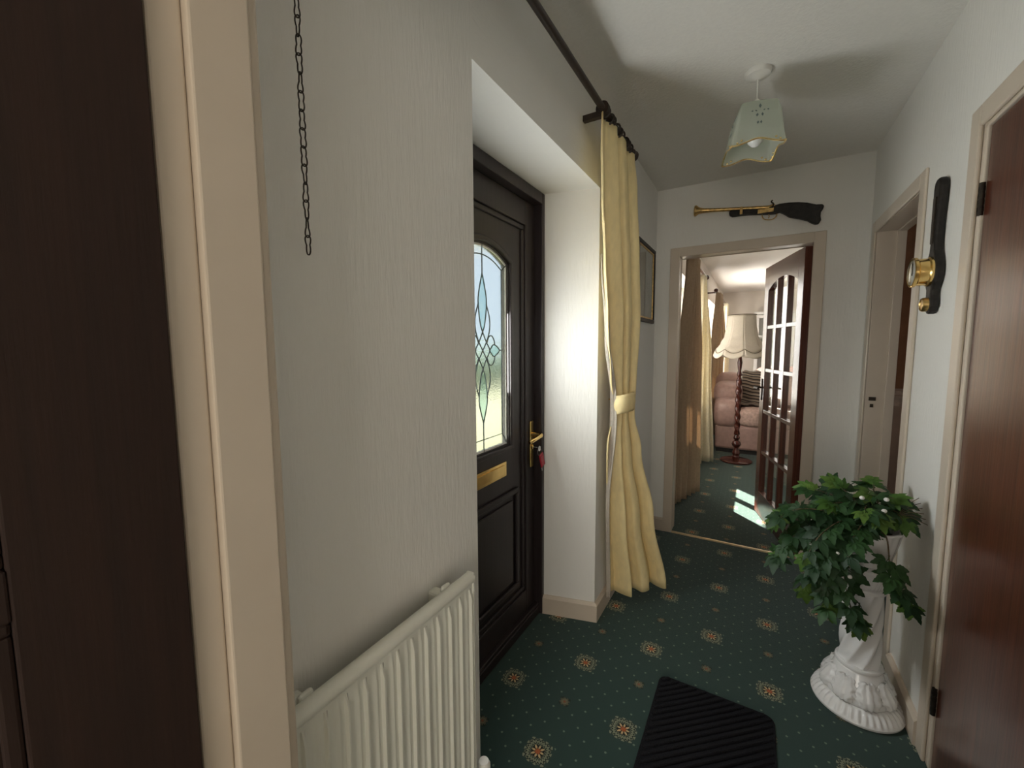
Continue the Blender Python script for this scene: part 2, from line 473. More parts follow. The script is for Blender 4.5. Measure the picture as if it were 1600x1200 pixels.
w.box(-2.2, -1.0, -3.6, -3.5, 0, CEIL).box(2.0, 2.6, -3.6, -3.5, 0, CEIL).box(-1.0, 2.0, -3.6, -3.5, 0, .5).box(-1.0, 2.0, -3.6, -3.5, 2.2, CEIL)
build(w, 'wall_near_room', 'living_wall', kind='structure')
# room beyond the right-hand doorway
build(MB().box(.652, 2.6, 3.080, YF0, 1.113, CEIL), 'wall_kitchen_upper', 'kitchen_wall', kind='structure')
build(MB().box(.652, 2.6, 3.080, YF0, 0, 1.012), 'wall_kitchen_lower', 'kitchen_low', kind='structure')
build(MB().box(.652, 2.6, 3.078, YF0, 1.012, 1.113), 'trim_wallpaper_border', 'kitchen_border', kind='structure')
w = MB().box(.652, 2.6, 3.074, 3.080, 1.102, 1.116).box(.652, 2.6, 3.074, 3.080, 1.006, 1.016).box(.652, 2.6, 3.074, 3.080, 1.074, 1.080)
build(w, 'trim_wallpaper_band', 'kitchen_low', kind='structure')
w = MB().box(2.6, 2.7, YN1, 2.2, 0, CEIL).box(2.6, 2.7, 2.9, YF0, 0, CEIL).box(2.6, 2.7, 2.2, 2.9, 0, 1.0).box(2.6, 2.7, 2.2, 2.9, 2.0, CEIL).box(.63, 2.6, 1.9, 2.0, 0, CEIL)
build(w, 'wall_kitchen_side', 'kitchen_wall', kind='structure')

# outside: lawn, hedge, added unseen slabs that block the sun
build(MB().box(-14, XO, -8, 16, -.25, -.12), 'lawn', 'grass', kind='structure')
hd = MB()
def hfn(i, j):
    y = -8+24*i/59; a = PI*j/11
    n = .18*math.sin(i*1.7)+.12*math.sin(i*.63+j)
    return (-9-(.8+n)*math.cos(a), y, -.2+(1.35+n)*math.sin(a))
hd.grid(hfn, 60, 12)
build(hd, 'garden_hedge', 'hedge', smooth='all', label='clipped green hedge across the lawn outside the house', cat='hedge')
build(MB().box(-2.3, XO, .30, 3.3, 2.30, 2.42), 'added_sun_block_door', 'stone', kind='structure')  # unseen slab added to keep direct sun off the front door glass
build(MB().box(-1.62, XO, 2.9, 12.0, 2.44, 2.54), 'added_sun_block_window', 'stone', kind='structure')  # unseen overhang, added and sized to narrow the sun patch on the living carpet

# skirting boards
def skirt(name, pts, h=.095, t=.017):
    """pts along the wall foot, board on the left hand of travel"""
    m = MB()
    n = len(pts); P = [Vector((*p, 0)) for p in pts]
    off = []
    for k in range(n):
        a = (P[k]-P[max(k-1, 0)]); b = (P[min(k+1, n-1)]-P[k])
        na = Vector((-a.y, a.x, 0)); nb = Vector((-b.y, b.x, 0))
        if na.length < 1e-6: na = nb
        if nb.length < 1e-6: nb = na
        na.normalize(); nb.normalize(); q = (na+nb); q /= max(.3, q.length_squared/2); off.append(q)
    sec = [(0, 0), (t, 0), (t, h-.012), (t*.45, h), (0, h)]
    def fn(i, j):
        o, z = sec[i]; p = P[j]+off[j]*o; return (p.x, p.y, z)
    m.grid(fn, 5, n, True, True)
    return build(m, name, 'trim', kind='structure')
skirt('baseboard_left', [(XL, .888), (XL, YN1)])
skirt('baseboard_reveal', [(XL, YF0), (XL, 1.868), (-.905, 1.798)])
skirt('baseboard_far', [(OX0-.05, YF0), (XL+.017, YF0)])
skirt('baseboard_far_right', [(XR, YF0), (OX1+.068, YF0)])
skirt('baseboard_right', [(XR, D1[1]+.078), (XR, 2.157)])
skirt('baseboard_living', [(XL, YB), (XL, YF1)])

# architraves and linings
def architrave_Y(name, x0, x1, ztop, yface, side, wd=.066, t=.016):
    """around an opening in a wall of constant Y; side=-1 faces the camera"""
    y0, y1 = sorted((yface, yface+side*t))
    m = MB().box(x0-wd, x0+.004, y0, y1, 0, ztop+wd).box(x1-.004, x1+wd, y0, y1, 0, ztop+wd).box(x0, x1, y0, y1, ztop-.004, ztop+wd)
    return build(m, name, 'trim', bevel=.004, kind='structure')
architrave_Y('trim_far_architrave', OX0-.0, OX1+.0, OZ, YF0, -1, .058)
m = MB().box(OX0-.03, OX0, YF0, YF1, 0, OZ+.03).box(OX1, OX1+.03, YF0, YF1, 0, OZ+.03).box(OX0, OX1, YF0, YF1, OZ, OZ+.03)
build(m, 'trim_far_lining', 'trim', kind='structure')
architrave_Y('trim_far_architrave_living', OX0, OX1, OZ, YF1, 1, .055)
m = MB()
x0, t = XR, .016
def arch_X(name, y0, y1, zt, wd):
    m = MB()
    m.box(XR-.011, XR, y0-wd, y0, 0, zt+wd).box(XR-.011, XR, y1, y1+wd, 0, zt+wd).box(XR-.011, XR, y0, y1, zt, zt+wd)
    build(m, name, 'trim', bevel=.005, kind='structure')
arch_X('trim_closed_door_architrave', .925, 1.738, 1.978, .062)
arch_X('trim_open_doorway_architrave', 2.240, 2.950, 1.962, .062)
m = MB().box(XR, .63, 1.714, 1.752, 0, 1.975).box(XR, .63, .915, .935, 0, 1.975).box(XR, .63, .915, 1.752, 1.968, 2.005)
build(m, 'trim_closed_door_lining', 'trim', bevel=.003, kind='structure')
m = MB().box(XR, .65, 2.950, 2.975, 0, 1.985).box(XR, .65, 2.205, 2.240, 0, 1.985).box(XR, .65, 2.240, 2.950, 1.962, 1.985)
m.box(.612, .65, 2.941, 2.950, 0, 1.962).box(.612, .65, 2.240, 2.249, 0, 1.962).box(.612, .65, 2.249, 2.941, 1.953, 1.962)
lin2 = build(m, 'trim_open_doorway_lining', 'trim', bevel=.002, kind='structure')
m = MB().box(.545, .575, 2.944, 2.9515, 1.055, 1.075).box(.552, .566, 2.944, 2.9515, 1.018, 1.036)
build(m, 'strike_plate', 'iron', lin2)
# doorway around the camera: rebated lining and hall-side architrave
m = MB().box(NX0-.03, NX0-.012, YN0, .2137, 0, 1.995).box(NX0-.03, NX0, .2137, YN1, 0, 1.98).box(NX1, NX1+.03, .2137, YN1, 0, 1.98)
m.box(NX1+.012, NX1+.03, YN0, .2137, 0, 1.995).box(NX0, NX1, .2137, YN1, 1.98, 2.01)
build(m, 'trim_near_lining', 'trim', bevel=.0025, kind='structure')
architrave_Y('trim_near_architrave', NX0-.012, NX1+.012, 1.99, YN1, 1, .062, .014)
# carpet joint under the glazed door
m = MB().prism([(YF0-.012, 0), (YF0-.004, .006), (YF0+.012, .006), (YF0+.020, 0)], 'X', OX0, OX1)
build(m, 'trim_threshold', 'strip', kind='structure')

# ------------------------------------------------------------------ windows of the living room
def window(n, y0, y1):
    e = empty('window_%d' % n, (-.86, (y0+y1)/2, SILL), kind='structure')
    x0, x1 = -.90, -.84
    m = MB().box(x0, x1, y0, y1, SILL, SILL+.06).box(x0, x1, y0, y1, HEAD-.06, HEAD).box(x0, x1, y0, y0+.06, SILL, HEAD).box(x0, x1, y1-.06, y1, SILL, HEAD)
    build(m, 'window_frame', 'white_paint', e, bevel=.004)
    k = 2 if y1-y0 < 1.2 else 3
    for q in range(1, k):
        yy = lerp(y0, y1, q/k); build(MB().box(x0, x1, yy-.03, yy+.03, SILL+.06, HEAD-.06), 'mullion', 'white_paint', e)
    for q in range(k):
        a, b = lerp(y0, y1, q/k)+.03, lerp(y0, y1, (q+1)/k)-.03
        build(MB().box(-.875, -.869, a, b, SILL+.06, HEAD-.06), 'pane', 'glass', e)
    build(MB().box(-.84, XL+.03, y0, y1, SILL-.025, SILL), 'window_sill', 'white_paint', e, bevel=.005)
window(1, *W1); window(2, *W2)
e = empty('window_3', (.5, -3.55, .5), kind='structure')  # unseen window of the camera's room, inferred from light on the lining
m = MB().box(-1.0, 2.0, -3.58, -3.52, .5, .56).box(-1.0, 2.0, -3.58, -3.52, 2.14, 2.2)
for xx in (-1.0, 0.47, 1.94): m.box(xx, xx+.06, -3.58, -3.52, .56, 2.14)
build(m, 'window_frame', 'white_paint', e, bevel=.004)
for xa, xb in ((-.94, .47), (.53, 1.94)): build(MB().box(xa, xb, -3.553, -3.547, .56, 2.14), 'pane', 'glass', e)

# ------------------------------------------------------------------ front door
YC = 1.378
fd = empty('door_1', (-.95, YC, 0), kind='structure', label='dark brown front door with arched leaded glass in a deep white recess', cat='door')
m = MB()
m.box(-1.0, -.886, .952, .978, 0, 2.073).box(-1.0, -.886, 1.778, 1.804, 0, 2.073).box(-1.0, -.886, .978, 1.778, 2.022, 2.073)
build(m, 'door_frame', 'upvc', fd, bevel=.004)
build(MB().box(-1.0, -.90, .978, 1.778, 0, .045).box(-1.0, -.905, .978, 1.778, .045, .06), 'threshold', 'upvc', fd, bevel=.004)
XS = -.928   # room face of the sash
for a, b in ((.980, 1.064), (1.692, 1.776)):
    build(MB().box(-.992, XS, a, b, .06, 2.020), 'stile', 'upvc', fd, bevel=.004)
build(MB().box(-.992, XS, 1.064, 1.692, 1.912, 2.020), 'top_rail', 'upvc', fd, bevel=.004)
build(MB().box(-.992, XS, 1.064, 1.692, .06, .165), 'bottom_rail', 'upvc', fd, bevel=.004)
# glazing bead round the panel
def rectpath(y0, y1, z0, z1, x): return [(x, y0, z0), (x, y1, z0), (x, y1, z1), (x, y0, z1)]
def frame_bars(y0, y1, z0, z1, x0, x1, wd):
    return MB().box(x0, x1, y0, y1, z0, z0+wd).box(x0, x1, y0, y1, z1-wd, z1).box(x0, x1, y0, y0+wd, z0+wd, z1-wd).box(x0, x1, y1-wd, y1, z0+wd, z1-wd)
build(frame_bars(1.064, 1.692, .165, 1.912, -.96, XS-.008, .022), 'glazing_bead', 'upvc', fd, bevel=.005)
XPN = -.946
GH, GB, GS, GT = .184, .925, 1.715, 1.768   # half width, bottom, spring, crown
def arc(h, spring, crown, n=17):
    return [(YC-h+2*h*i/(n-1), spring+(crown-spring)*(1-((2*i/(n-1))-1)**2)) for i in range(n)]
m = MB()
top = arc(GH, GS, GT)
m.box(-.985, XPN, 1.086, YC-GH, .187, 1.89).box(-.985, XPN, YC+GH, 1.670, .187, 1.89).box(-.985, XPN, YC-GH, YC+GH, .187, GB)
for i in range(len(top)-1):
    (a, za), (b, zb) = top[i], top[i+1]
    m.prism([(a, za), (b, zb), (b, 1.89), (a, 1.89)], 'X', -.985, XPN)
build(m, 'door_panel', 'upvc', fd)
path = [(XPN+.002, YC-GH, GB)]+[(XPN+.002, y, z) for y, z in top]+[(XPN+.002, YC+GH, GB)]
loop = [Vector(p) for p in path]
def band(m, inner, outer, x0, x1):
    n = len(inner)
    def fn(i, j):
        q = [(x0, inner), (x1, inner), (x1, outer), (x0, outer)][i]; p = q[1][j]; return (q[0], p[0], p[1])
    vs = [fn(i, j) for j in range(n) for i in range(4)]
    m.add(vs, [(j*4+i, j*4+(i+1) % 4, ((j+1) % n)*4+(i+1) % 4, ((j+1) % n)*4+i) for j in range(n) for i in range(4)])
    return m
inn = [(YC-GH, GB)]+top+[(YC+GH, GB)]
out = [(YC-GH-.028, GB-.028)]+arc(GH+.028, GS+.018, GT+.030)+[(YC+GH+.028, GB-.028)]
mid = [(YC-GH-.006, GB-.006)]+arc(GH+.006, GS+.004, GT+.006)+[(YC+GH+.006, GB-.006)]
m = band(MB(), mid, out, -.98, XPN+.012)
build(m, 'arched_moulding', 'upvc', fd, bevel=.005)
XG = -.958
build(MB().prism([(y, z) for y, z in inn], 'X', XG-.008, XG), 'glass_pane', 'obscure', fd, label='obscured arched glass pane')
# white spacer line round the glass
edge = [(YC-GH+.008, GB+.008)]+arc(GH-.008, GS-.004, GT-.008)+[(YC+GH-.008, GB+.008)]
build(band(MB(), edge, inn, XG-.002, XG+.003), 'spacer_bar', 'white_paint', fd)
cames = []
b0 = .040
ia = arc(GH-b0, GS-.030, GT-b0)
cames.append([(YC-GH+b0, GB+b0*1.3)]+ia+[(YC+GH-b0, GB+b0*1.3)]+[(YC-GH+b0, GB+b0*1.3)])
for sgn in (-1, 1):
    cames.append([(YC+sgn*GH, GS), (YC+sgn*(GH-b0), GS-.030)])
    cames.append([(YC+sgn*GH, GB), (YC+sgn*(GH-b0), GB+b0*1.3)])
cames.append([(YC, GT), (YC, 1.654)]); cames.append([(YC, GB), (YC, 1.047)])
zc = 1.345
st = [(0, 1.654), (.026, 1.57), (.028, 1.52), (.016, 1.455), (0, 1.42), (-.026, 1.38), (-.05, 1.345), (-.026, 1.31), (0, 1.27), (.016, 1.235), (.028, 1.17), (.026, 1.12), (0, 1.047)]
ou = [(.027, 1.535), (.050, 1.48), (.050, 1.43), (.030, 1.385), (0, 1.345), (-.030, 1.305), (-.050, 1.26), (-.050, 1.21), (-.027, 1.155)]
for sgn in (-1, 1):
    for st_ in (st, ou):
        cames.append([(YC+sgn*p.x, p.y) for p in spline([(a, b, 0) for a, b in st_], 5)])
    for loop_ in ([(.050, 1.345), (.075, 1.368), (.098, 1.365), (.125, 1.345), (.098, 1.325), (.075, 1.322), (.050, 1.345)],
                  [(.030, 1.375), (.045, 1.402), (.068, 1.405), (.085, 1.385), (.088, 1.368)],
                  [(.030, 1.315), (.045, 1.288), (.068, 1.285), (.085, 1.305), (.088, 1.322)], [(.125, 1.345), (GH-b0, 1.345)]):
        cames.append([(YC+sgn*p.x, p.y) for p in spline([(a, b, 0) for a, b in loop_], 5)])
for c in cames:
    build(MB().tube([(XG+.002, y, z) for y, z in c], .0026, 6), 'lead_came', 'lead', fd, smooth=True)
# bevelled glass petals between the cames
for sgn in (-1, 1):
    for pl in ([(.050, 1.345), (.075, 1.366), (.098, 1.363), (.123, 1.345), (.098, 1.327), (.075, 1.324)],):
        P = spline([(XG, YC+sgn*a, b) for a, b in pl], 4, True)
        build(MB().prism([(p.y, p.z) for p in P], 'X', XG+.001, XG+.004), 'bevelled_petal', 'bevel', fd)
for zt, zm, zb in ((1.654, 1.545, 1.42), (1.27, 1.145, 1.047)):
    P = spline([(0, 0, zt), (0, .027, zm+.02), (0, .020, (zm+zb)/2+.01), (0, 0, zb), (0, -.020, (zm+zb)/2+.01), (0, -.027, zm+.02)], 4, True)
    build(MB().prism([(YC+p.y, p.z) for p in P], 'X', XG+.001, XG+.004), 'bevelled_petal', 'bevel', fd)
# letter plate
lp = build(MB().box(XPN, XPN+.008, YC-.152, YC+.152, .785, .852), 'letter_plate', 'brass', fd, bevel=.003, label='polished brass letter plate')
build(MB().box(XPN+.008, XPN+.013, YC-.128, YC+.128, .797, .840), 'letter_flap', 'brass', lp, bevel=.002)
# lower raised panel
build(frame_bars(YC-.256, YC+.256, .215, .705, XPN, XPN+.014, .026), 'panel_moulding', 'upvc', fd, bevel=.006)
build(MB().box(XPN, XPN+.010, YC-.205, YC+.205, .265, .655), 'raised_field', 'upvc', fd, bevel=.006)
# handle
hy = 1.737
hn = build(MB().box(XS, XS+.009, hy-.015, hy+.015, .775, 1.003), 'handle_plate', 'brass', fd, bevel=.005, label='brass handle back plate')
build(MB().lathe([(.011, 0), (.011, .018), (.009, .045), (.0095, .052)], 16, (XS+.009, hy, .937), axis='X').tube(spline([(XS+.055, hy+.004, .937), (XS+.060, hy-.015, .936), (XS+.060, hy-.05, .932), (XS+.056, hy-.085, .926), (XS+.050, hy-.105, .922)], 5), [.0105]*5+[.009]*16, 10), 'lever', 'brass', hn, smooth=True)
build(MB().lathe([(.012, 0), (.012, .004), (.008, .006)], 14, (XS+.009, hy, .875), axis='X'), 'keyhole_cylinder', 'brass', hn, smooth=True)
# key ring in the lock
kr = empty('key_and_fob', (XS+.02, hy, .875), 'bunch of keys with a red plastic tag hanging in the front door lock', 'keys')
kx = XS+.04
build(MB().tube([(XS+.010, hy, .875), (XS+.036, hy, .875)], .0022, 6).lathe([(.004, -.0012), (.013, -.0012), (.013, .0012), (.004, .0012)], 14, (kx+.008, hy, .871), axis='X'), 'key', 'steel', kr)
build(MB().tube([(kx+.008+.002*math.sin(a), hy+.016*math.sin(a), .855+.016*math.cos(a)) for a in [2*PI*i/20 for i in range(20)]], .0016, 6, True), 'split_ring', 'steel', kr, smooth=True)
rot = Matrix.Rotation(math.radians(20), 4, 'X')
def tagbox(y0, y1, z0, z1, x0, x1):
    m = MB().box(x0, x1, y0, y1, z0, z1); c = Vector((kx+.012, hy+.006, .845))
    m.v = [c + rot @ (p-c) for p in m.v]; return m
fob = build(tagbox(hy-.014, hy+.026, .775, .845, kx+.010, kx+.016), 'fob_tag', 'red', kr, bevel=.003, label='red plastic key tag')
build(tagbox(hy-.009, hy+.021, .782, .833, kx+.0158, kx+.0172), 'paper_insert', 'red', fob)
k2 = tagbox(hy+.000, hy+.007, .748, .790, kx+.004, kx+.006)
build(k2, 'spare_key', 'steel', kr)

# ------------------------------------------------------------------ open door beside the camera
dl = empty('door_2', (NX0-.03, YN0-.003, 0), kind='structure', label='dark stained panelled door folded open beside the white door lining', cat='door')
xa, xb = -.545, -.504
y1_, y0_ = YN0-.003, YN0-.003-.756
st_w = .118
for a, b in ((y1_-st_w, y1_), (y0_, y0_+st_w)):
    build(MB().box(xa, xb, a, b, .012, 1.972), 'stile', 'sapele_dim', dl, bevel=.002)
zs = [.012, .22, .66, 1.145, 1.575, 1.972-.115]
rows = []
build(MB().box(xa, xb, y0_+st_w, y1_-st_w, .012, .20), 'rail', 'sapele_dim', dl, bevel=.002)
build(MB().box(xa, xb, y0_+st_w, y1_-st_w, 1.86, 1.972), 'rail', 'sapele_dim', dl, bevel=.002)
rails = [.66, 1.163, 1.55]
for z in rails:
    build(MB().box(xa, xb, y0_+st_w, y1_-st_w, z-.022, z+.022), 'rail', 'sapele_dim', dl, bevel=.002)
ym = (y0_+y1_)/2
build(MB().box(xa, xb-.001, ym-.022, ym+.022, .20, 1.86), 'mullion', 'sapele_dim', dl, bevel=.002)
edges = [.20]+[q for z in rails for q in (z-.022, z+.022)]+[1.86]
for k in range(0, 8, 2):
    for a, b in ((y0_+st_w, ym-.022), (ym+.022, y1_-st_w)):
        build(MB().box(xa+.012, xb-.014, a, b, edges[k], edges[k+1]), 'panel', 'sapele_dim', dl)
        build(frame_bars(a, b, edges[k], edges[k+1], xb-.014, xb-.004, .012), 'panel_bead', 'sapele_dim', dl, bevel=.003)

# closed door in the right wall
dr = empty('door_3', (XR+.03, 1.33, 0), kind='structure', label='glossy varnished dark red-brown flush door in the right wall', cat='door')
build(MB().box(XR+.006, XR+.046, .94, 1.712, .008, 1.966), 'door_leaf', 'sapele', dr, bevel=.002)
for z in (1.77, .235):
    h = build(MB().lathe([(.0065, -.045), (.0065, .045)], 12, (XR-.001, 1.7145, z)), 'hinge', 'iron', dr, smooth=True)
    for q in (-.028, -.009, .009, .028):
        build(MB().lathe([(.0072, -.006), (.0072, .006)], 12, (XR-.001, 1.7145, z+q)), 'hinge_knuckle', 'iron', h, smooth=True)
build(MB().lathe([(.010, -.004), (.010, .010), (.022, .030), (.026, .044), (.018, .055)][::-1], 18, (XR-.004, .99, 1.0), axis='X').lathe([(.026, -.006), (.026, 0)], 18, (XR+.006, .99, 1.0), axis='X'), 'door_knob', 'brass', dr, smooth=True)

# open glazed door to the living room
ang = math.atan2(3.85-3.14, .055-.245)          # direction of the leaf in plan
gd = empty('door_4', (.272, 3.135, 0), kind='structure', label='fifteen-pane glazed sapele door standing open into the living room', cat='door', rotz=ang)
# local frame: x along the leaf, y across its thickness (hall face at +y)
T0, T1 = .0, .042
LW, LH = .752, 1.962
def gpart(name, boxes, mat='sapele_leaf', bev=.002, parent=gd):
    m = MB()
    for b in boxes: m.box(*b)
    Mw = world(gd); m.v = [Mw @ p for p in m.v]
    return build(m, name, mat, parent, bevel=bev)
SW = .092
gpart('hinge_stile', [(0, SW, T0, T1, .012, LH)]); gpart('latch_stile', [(LW-SW, LW, T0, T1, .012, LH)])
gpart('bottom_rail', [(SW, LW-SW, T0, T1, .012, .20)])
gx0, gx1, gz0 = SW, LW-SW, .20
def crown(x):   # arched underside of the top rail
    q = (x-(gx0+gx1)/2)/((gx1-gx0)/2); return 1.845-.065*q*q
m = MB(); n = 18
for i in range(n):
    a, b = lerp(gx0, gx1, i/n), lerp(gx0, gx1, (i+1)/n)
    m.prism([(a, crown(a)), (b, crown(b)), (b, LH), (a, LH)], 'Y', T0, T1)
Mw = world(gd); m.v = [Mw @ p for p in m.v]; build(m, 'top_rail', 'sapele_leaf', gd)
cw = (gx1-gx0-2*.026)/3
cols = [(gx0+k*(cw+.026), gx0+k*(cw+.026)+cw) for k in range(3)]
rz = [gz0, .520, .845, 1.170, 1.500]
for k in range(1, 3):
    xm = gx0+k*(cw+.026)-.013
    gpart('upright_bar', [(xm-.013, xm+.013, T0+.002, T1-.002, gz0, crown(xm)+.005)])
for z in rz[1:]:
    gpart('cross_bar', [(gx0, gx1, T0+.003, T1-.003, z-.013, z+.013)])
for (a, b) in cols:
    for k in range(5):
        za = rz[k]+(.013 if k else 0)
        if k < 4: pts = [(a, za), (b, za), (b, rz[k+1]-.013), (a, rz[k+1]-.013)]
        else: pts = [(a, za), (b, za)]+[(lerp(b, a, i/6), crown(lerp(b, a, i/6))) for i in range(7)]
        m = MB().prism(pts, 'Y', .018, .022); m.v = [Mw @ p for p in m.v]
        build(m, 'glass_pane', 'glass', gd)
h = gpart('handle_plate', [(LW-.062, LW-.036, T1, T1+.006, .93, 1.10)], 'iron', .002)
m = MB().tube([(LW-.049, T1+.006, 1.03), (LW-.049, T1+.05, 1.03), (LW-.055, T1+.055, 1.03), (LW-.15, T1+.055, 1.03)], .008, 8); m.v = [Mw @ p for p in m.v]
build(m, 'lever', 'iron', h, smooth=True)
h = gpart('handle_plate', [(LW-.062, LW-.036, T0-.006, T0, .93, 1.10)], 'iron', .002)
m = MB().tube([(LW-.049, T0-.006, 1.03), (LW-.049, T0-.05, 1.03), (LW-.055, T0-.055, 1.03), (LW-.15, T0-.055, 1.03)], .008, 8); m.v = [Mw @ p for p in m.v]
build(m, 'lever', 'iron', h, smooth=True)

# ------------------------------------------------------------------ radiator
rd = empty('radiator', (-.60, .54, .18), 'white fluted panel radiator on the wall beside the front door recess', 'radiator')
ry0, ry1, rz0, rz1, rx = .302, .772, .20, .812, -.572
prof = []
pitch = .0388; k = 0
y = ry1
ys = []
while y-pitch > ry0:
    ys += [(y, 0), (y-.010, 0), (y-.0125, .007), (y-.0155, .007), (y-.018, 0), (y-.026, 0), (y-.028, .003), (y-.030, .003), (y-.032, 0)]; y -= pitch
ys += [(y, 0), (ry0, 0)]
def rfn(i, j):
    zz = [rz0+.02, rz0+.035, rz0+.060, rz1-.060, rz1-.035, rz1-.02][j]; yy, dp = ys[i]
    return (rx+(dp if j in (2, 3) else 0), yy, zz)
m = MB().grid(rfn, len(ys), 6)
m.box(rx-.018, rx-.003, ry0, ry1, rz0+.02, rz1-.02)
build(m, 'fluted_panel', 'radiator', rd, smooth=True)
for zz in (rz1-.014, rz0+.014): build(MB().tube([(rx-.008, ry0, zz), (rx-.008, ry1, zz)], .015, 12), 'header_tube', 'radiator', rd, smooth=True)
for yy in (ry0, ry1): build(MB().box(rx-.019, rx+.003, yy-.004, yy+.004, rz0, rz1), 'end_seam', 'radiator', rd, bevel=.003)
for yy in (ry0+.05, ry1-.075):
    build(MB().box(XL, rx-.018, yy-.014, yy+.014, rz1-.075, rz1-.02).box(rx-.030, rx-.018, yy-.014, yy+.014, rz1-.04, rz1+.002), 'wall_bracket', 'radiator', rd, bevel=.006)
build(MB().lathe([(.011, 0), (.011, .035)], 12, (rx-.008, ry1+.005, rz0+.014), axis='Y').lathe([(.014, -.02), (.018, 0), (.018, .035), (.013, .045)], 14, (rx-.008, ry1+.047, rz0+.016)).tube([(rx-.008, ry1+.047, 0), (rx-.008, ry1+.047, rz0)], .0075, 8), 'valve', 'plastic', rd, smooth=True)

# ------------------------------------------------------------------ hanging chain
ch = empty('hanging_chain', (-.60, .398, CEIL), 'dark twisted-link iron chain hanging free from a ceiling hook', 'chain')
lk = MB()
L_, A_ = .0262, .0058
pth = []
for i in range(28):
    a = 2*PI*i/28
    pth.append((A_*math.sin(2*a)*1.15*(1 if True else 0), .0016*math.cos(a), -L_/2*math.cos(a)*1.0-0) if False else (A_*math.sin(a)*(.45+.55*abs(math.cos(a))), .0013*math.sin(2*a), (L_/2+.0016)*math.cos(a)))
lk.tube(pth, .00115, 5, True)
lme = lk.mesh('chain_link'); lme.materials.append(M['iron'])
lme.polygons.foreach_set('use_smooth', [True]*len(lme.polygons))
z = CEIL-.045; k = 0
while z > 1.513:
    o = bpy.data.objects.new('chain_link', lme); o.parent = ch; COL.objects.link(o)
    o.location = (0, 0, z-L_/2-CEIL); o.rotation_euler = (random.uniform(-.03, .03), random.uniform(-.05, .05), (.55 if k % 2 else 1.35)+random.uniform(-.5, .5)+.25*math.sin(k*.8))
    z -= L_; k += 1
build(MB().tube(spline([(-.60, .398, CEIL), (-.60, .398, CEIL-.02), (-.593, .398, CEIL-.032), (-.60, .398, CEIL-.045), (-.607, .398, CEIL-.036)], 5), .0018, 6), 'hook', 'iron', ch, smooth=True)

# ------------------------------------------------------------------ curtain pole and gold curtain
px, pz = -.56, 2.292
cp = empty('curtain_pole', (px, 1.38, pz), 'dark wooden curtain pole above the front door recess', 'curtain pole')
build(MB().tube([(px, .55, pz), (px, 2.085, pz)], .0125, 16), 'pole', 'dark_pole', cp, smooth=True)
for ya, sg in ((2.085, 1), (.55, -1)):
    build(MB().lathe([(.006, 0), (.020, .003), (.020, .010), (.011, .016), (.022, .028), (.025, .040), (.020, .054), (.006, .060)] if sg > 0 else [(.006, -.060), (.020, -.054), (.025, -.040), (.022, -.028), (.011, -.016), (.020, -.010), (.020, -.003), (.006, 0)], 18, (px, ya, pz), axis='Y'), 'finial', 'dark_pole', cp, smooth=True)
for ya in (1.655, .66):
    build(MB().box(XL, px, ya-.011, ya+.011, pz-.030, pz-.008).lathe([(.026, -.012), (.026, .012)], 18, (px, ya, pz), axis='Y'), 'bracket', 'dark_pole', cp, smooth=True)
for k in range(9):
    ya = 1.680+.044*k+(.012*math.sin(k*2.3))
    ring = MB().tube([(px+.021*math.cos(a), ya+.004*math.sin(a), pz-.004+.021*math.sin(a)) for a in [2*PI*i/18 for i in range(18)]], .0045, 6, True)
    build(ring, 'curtain_ring', 'dark_pole', cp, smooth=True)

def curtain(name, left, right, z0, z1, folds, amp, mat, e=None, nu=120, nv=40, phase=0., thick=.004, sharp=1.0, keys_amp=None, parent=None):
    """left/right: rows (z, x, y) from top to bottom; the sheet runs between them in folds"""
    m = MB()
    lz = sorted(left); rz_ = sorted(right)
    def fn(i, j):
        z = lerp(z1, z0, j/(nv-1)); s = i/(nu-1)
        a = Vector((*interp(lz, z), 0)); b = Vector((*interp(rz_, z), 0))
        t = (b-a); wd = t.length; nrm = Vector((t.y, -t.x, 0)).normalized()
        ap = amp if keys_amp is None else interp(sorted(keys_amp), z)[0]
        wv = math.sin(2*PI*folds*s+phase+.9*math.sin(2*PI*s*1.7+phase))
        wv = math.copysign(abs(wv)**sharp, wv)
        p = a+t*(s+.35/(folds*2*PI)*math.sin(4*PI*folds*s+phase)) + nrm*ap*wv
        return (p.x, p.y, z+.006*math.sin(9*s+2)*(j == nv-1))
    m.grid(fn, nu, nv)
    return build(m, name, mat, parent, smooth='all', solid=thick)
gc = empty('hall_curtain', (-.56, 2.05, .06), 'gold floor-length curtain tied back beside the front door', 'curtain')
L = [(2.272, -.555, 1.628), (2.195, -.555, 1.628), (1.978, -.560, 1.660), (1.738, -.565, 1.720), (1.477, -.575, 1.799), (1.184, -.585, 1.900), (1.12, -.588, 1.945), (1.03, -.590, 1.950), (.875, -.600, 1.905), (.546, -.606, 1.925), (.05, -.612, 2.005)]
R_ = [(2.272, -.555, 2.075), (2.116, -.550, 2.100), (1.812, -.540, 2.120), (1.494, -.535, 2.135), (1.167, -.532, 2.108), (1.023, -.530, 2.085), (.833, -.505, 2.125), (.481, -.450, 2.180), (.05, -.392, 2.265)]
ka = [(2.272, .014), (2.1, .020), (1.5, .026), (1.12, .016), (1.02, .016), (.8, .022), (.4, .032), (.05, .040)]
curtain('curtain_cloth', L, R_, .062, 2.272, 3.0, .03, 'curtain_gold', nu=170, nv=60, phase=2.4, keys_amp=ka, parent=gc)
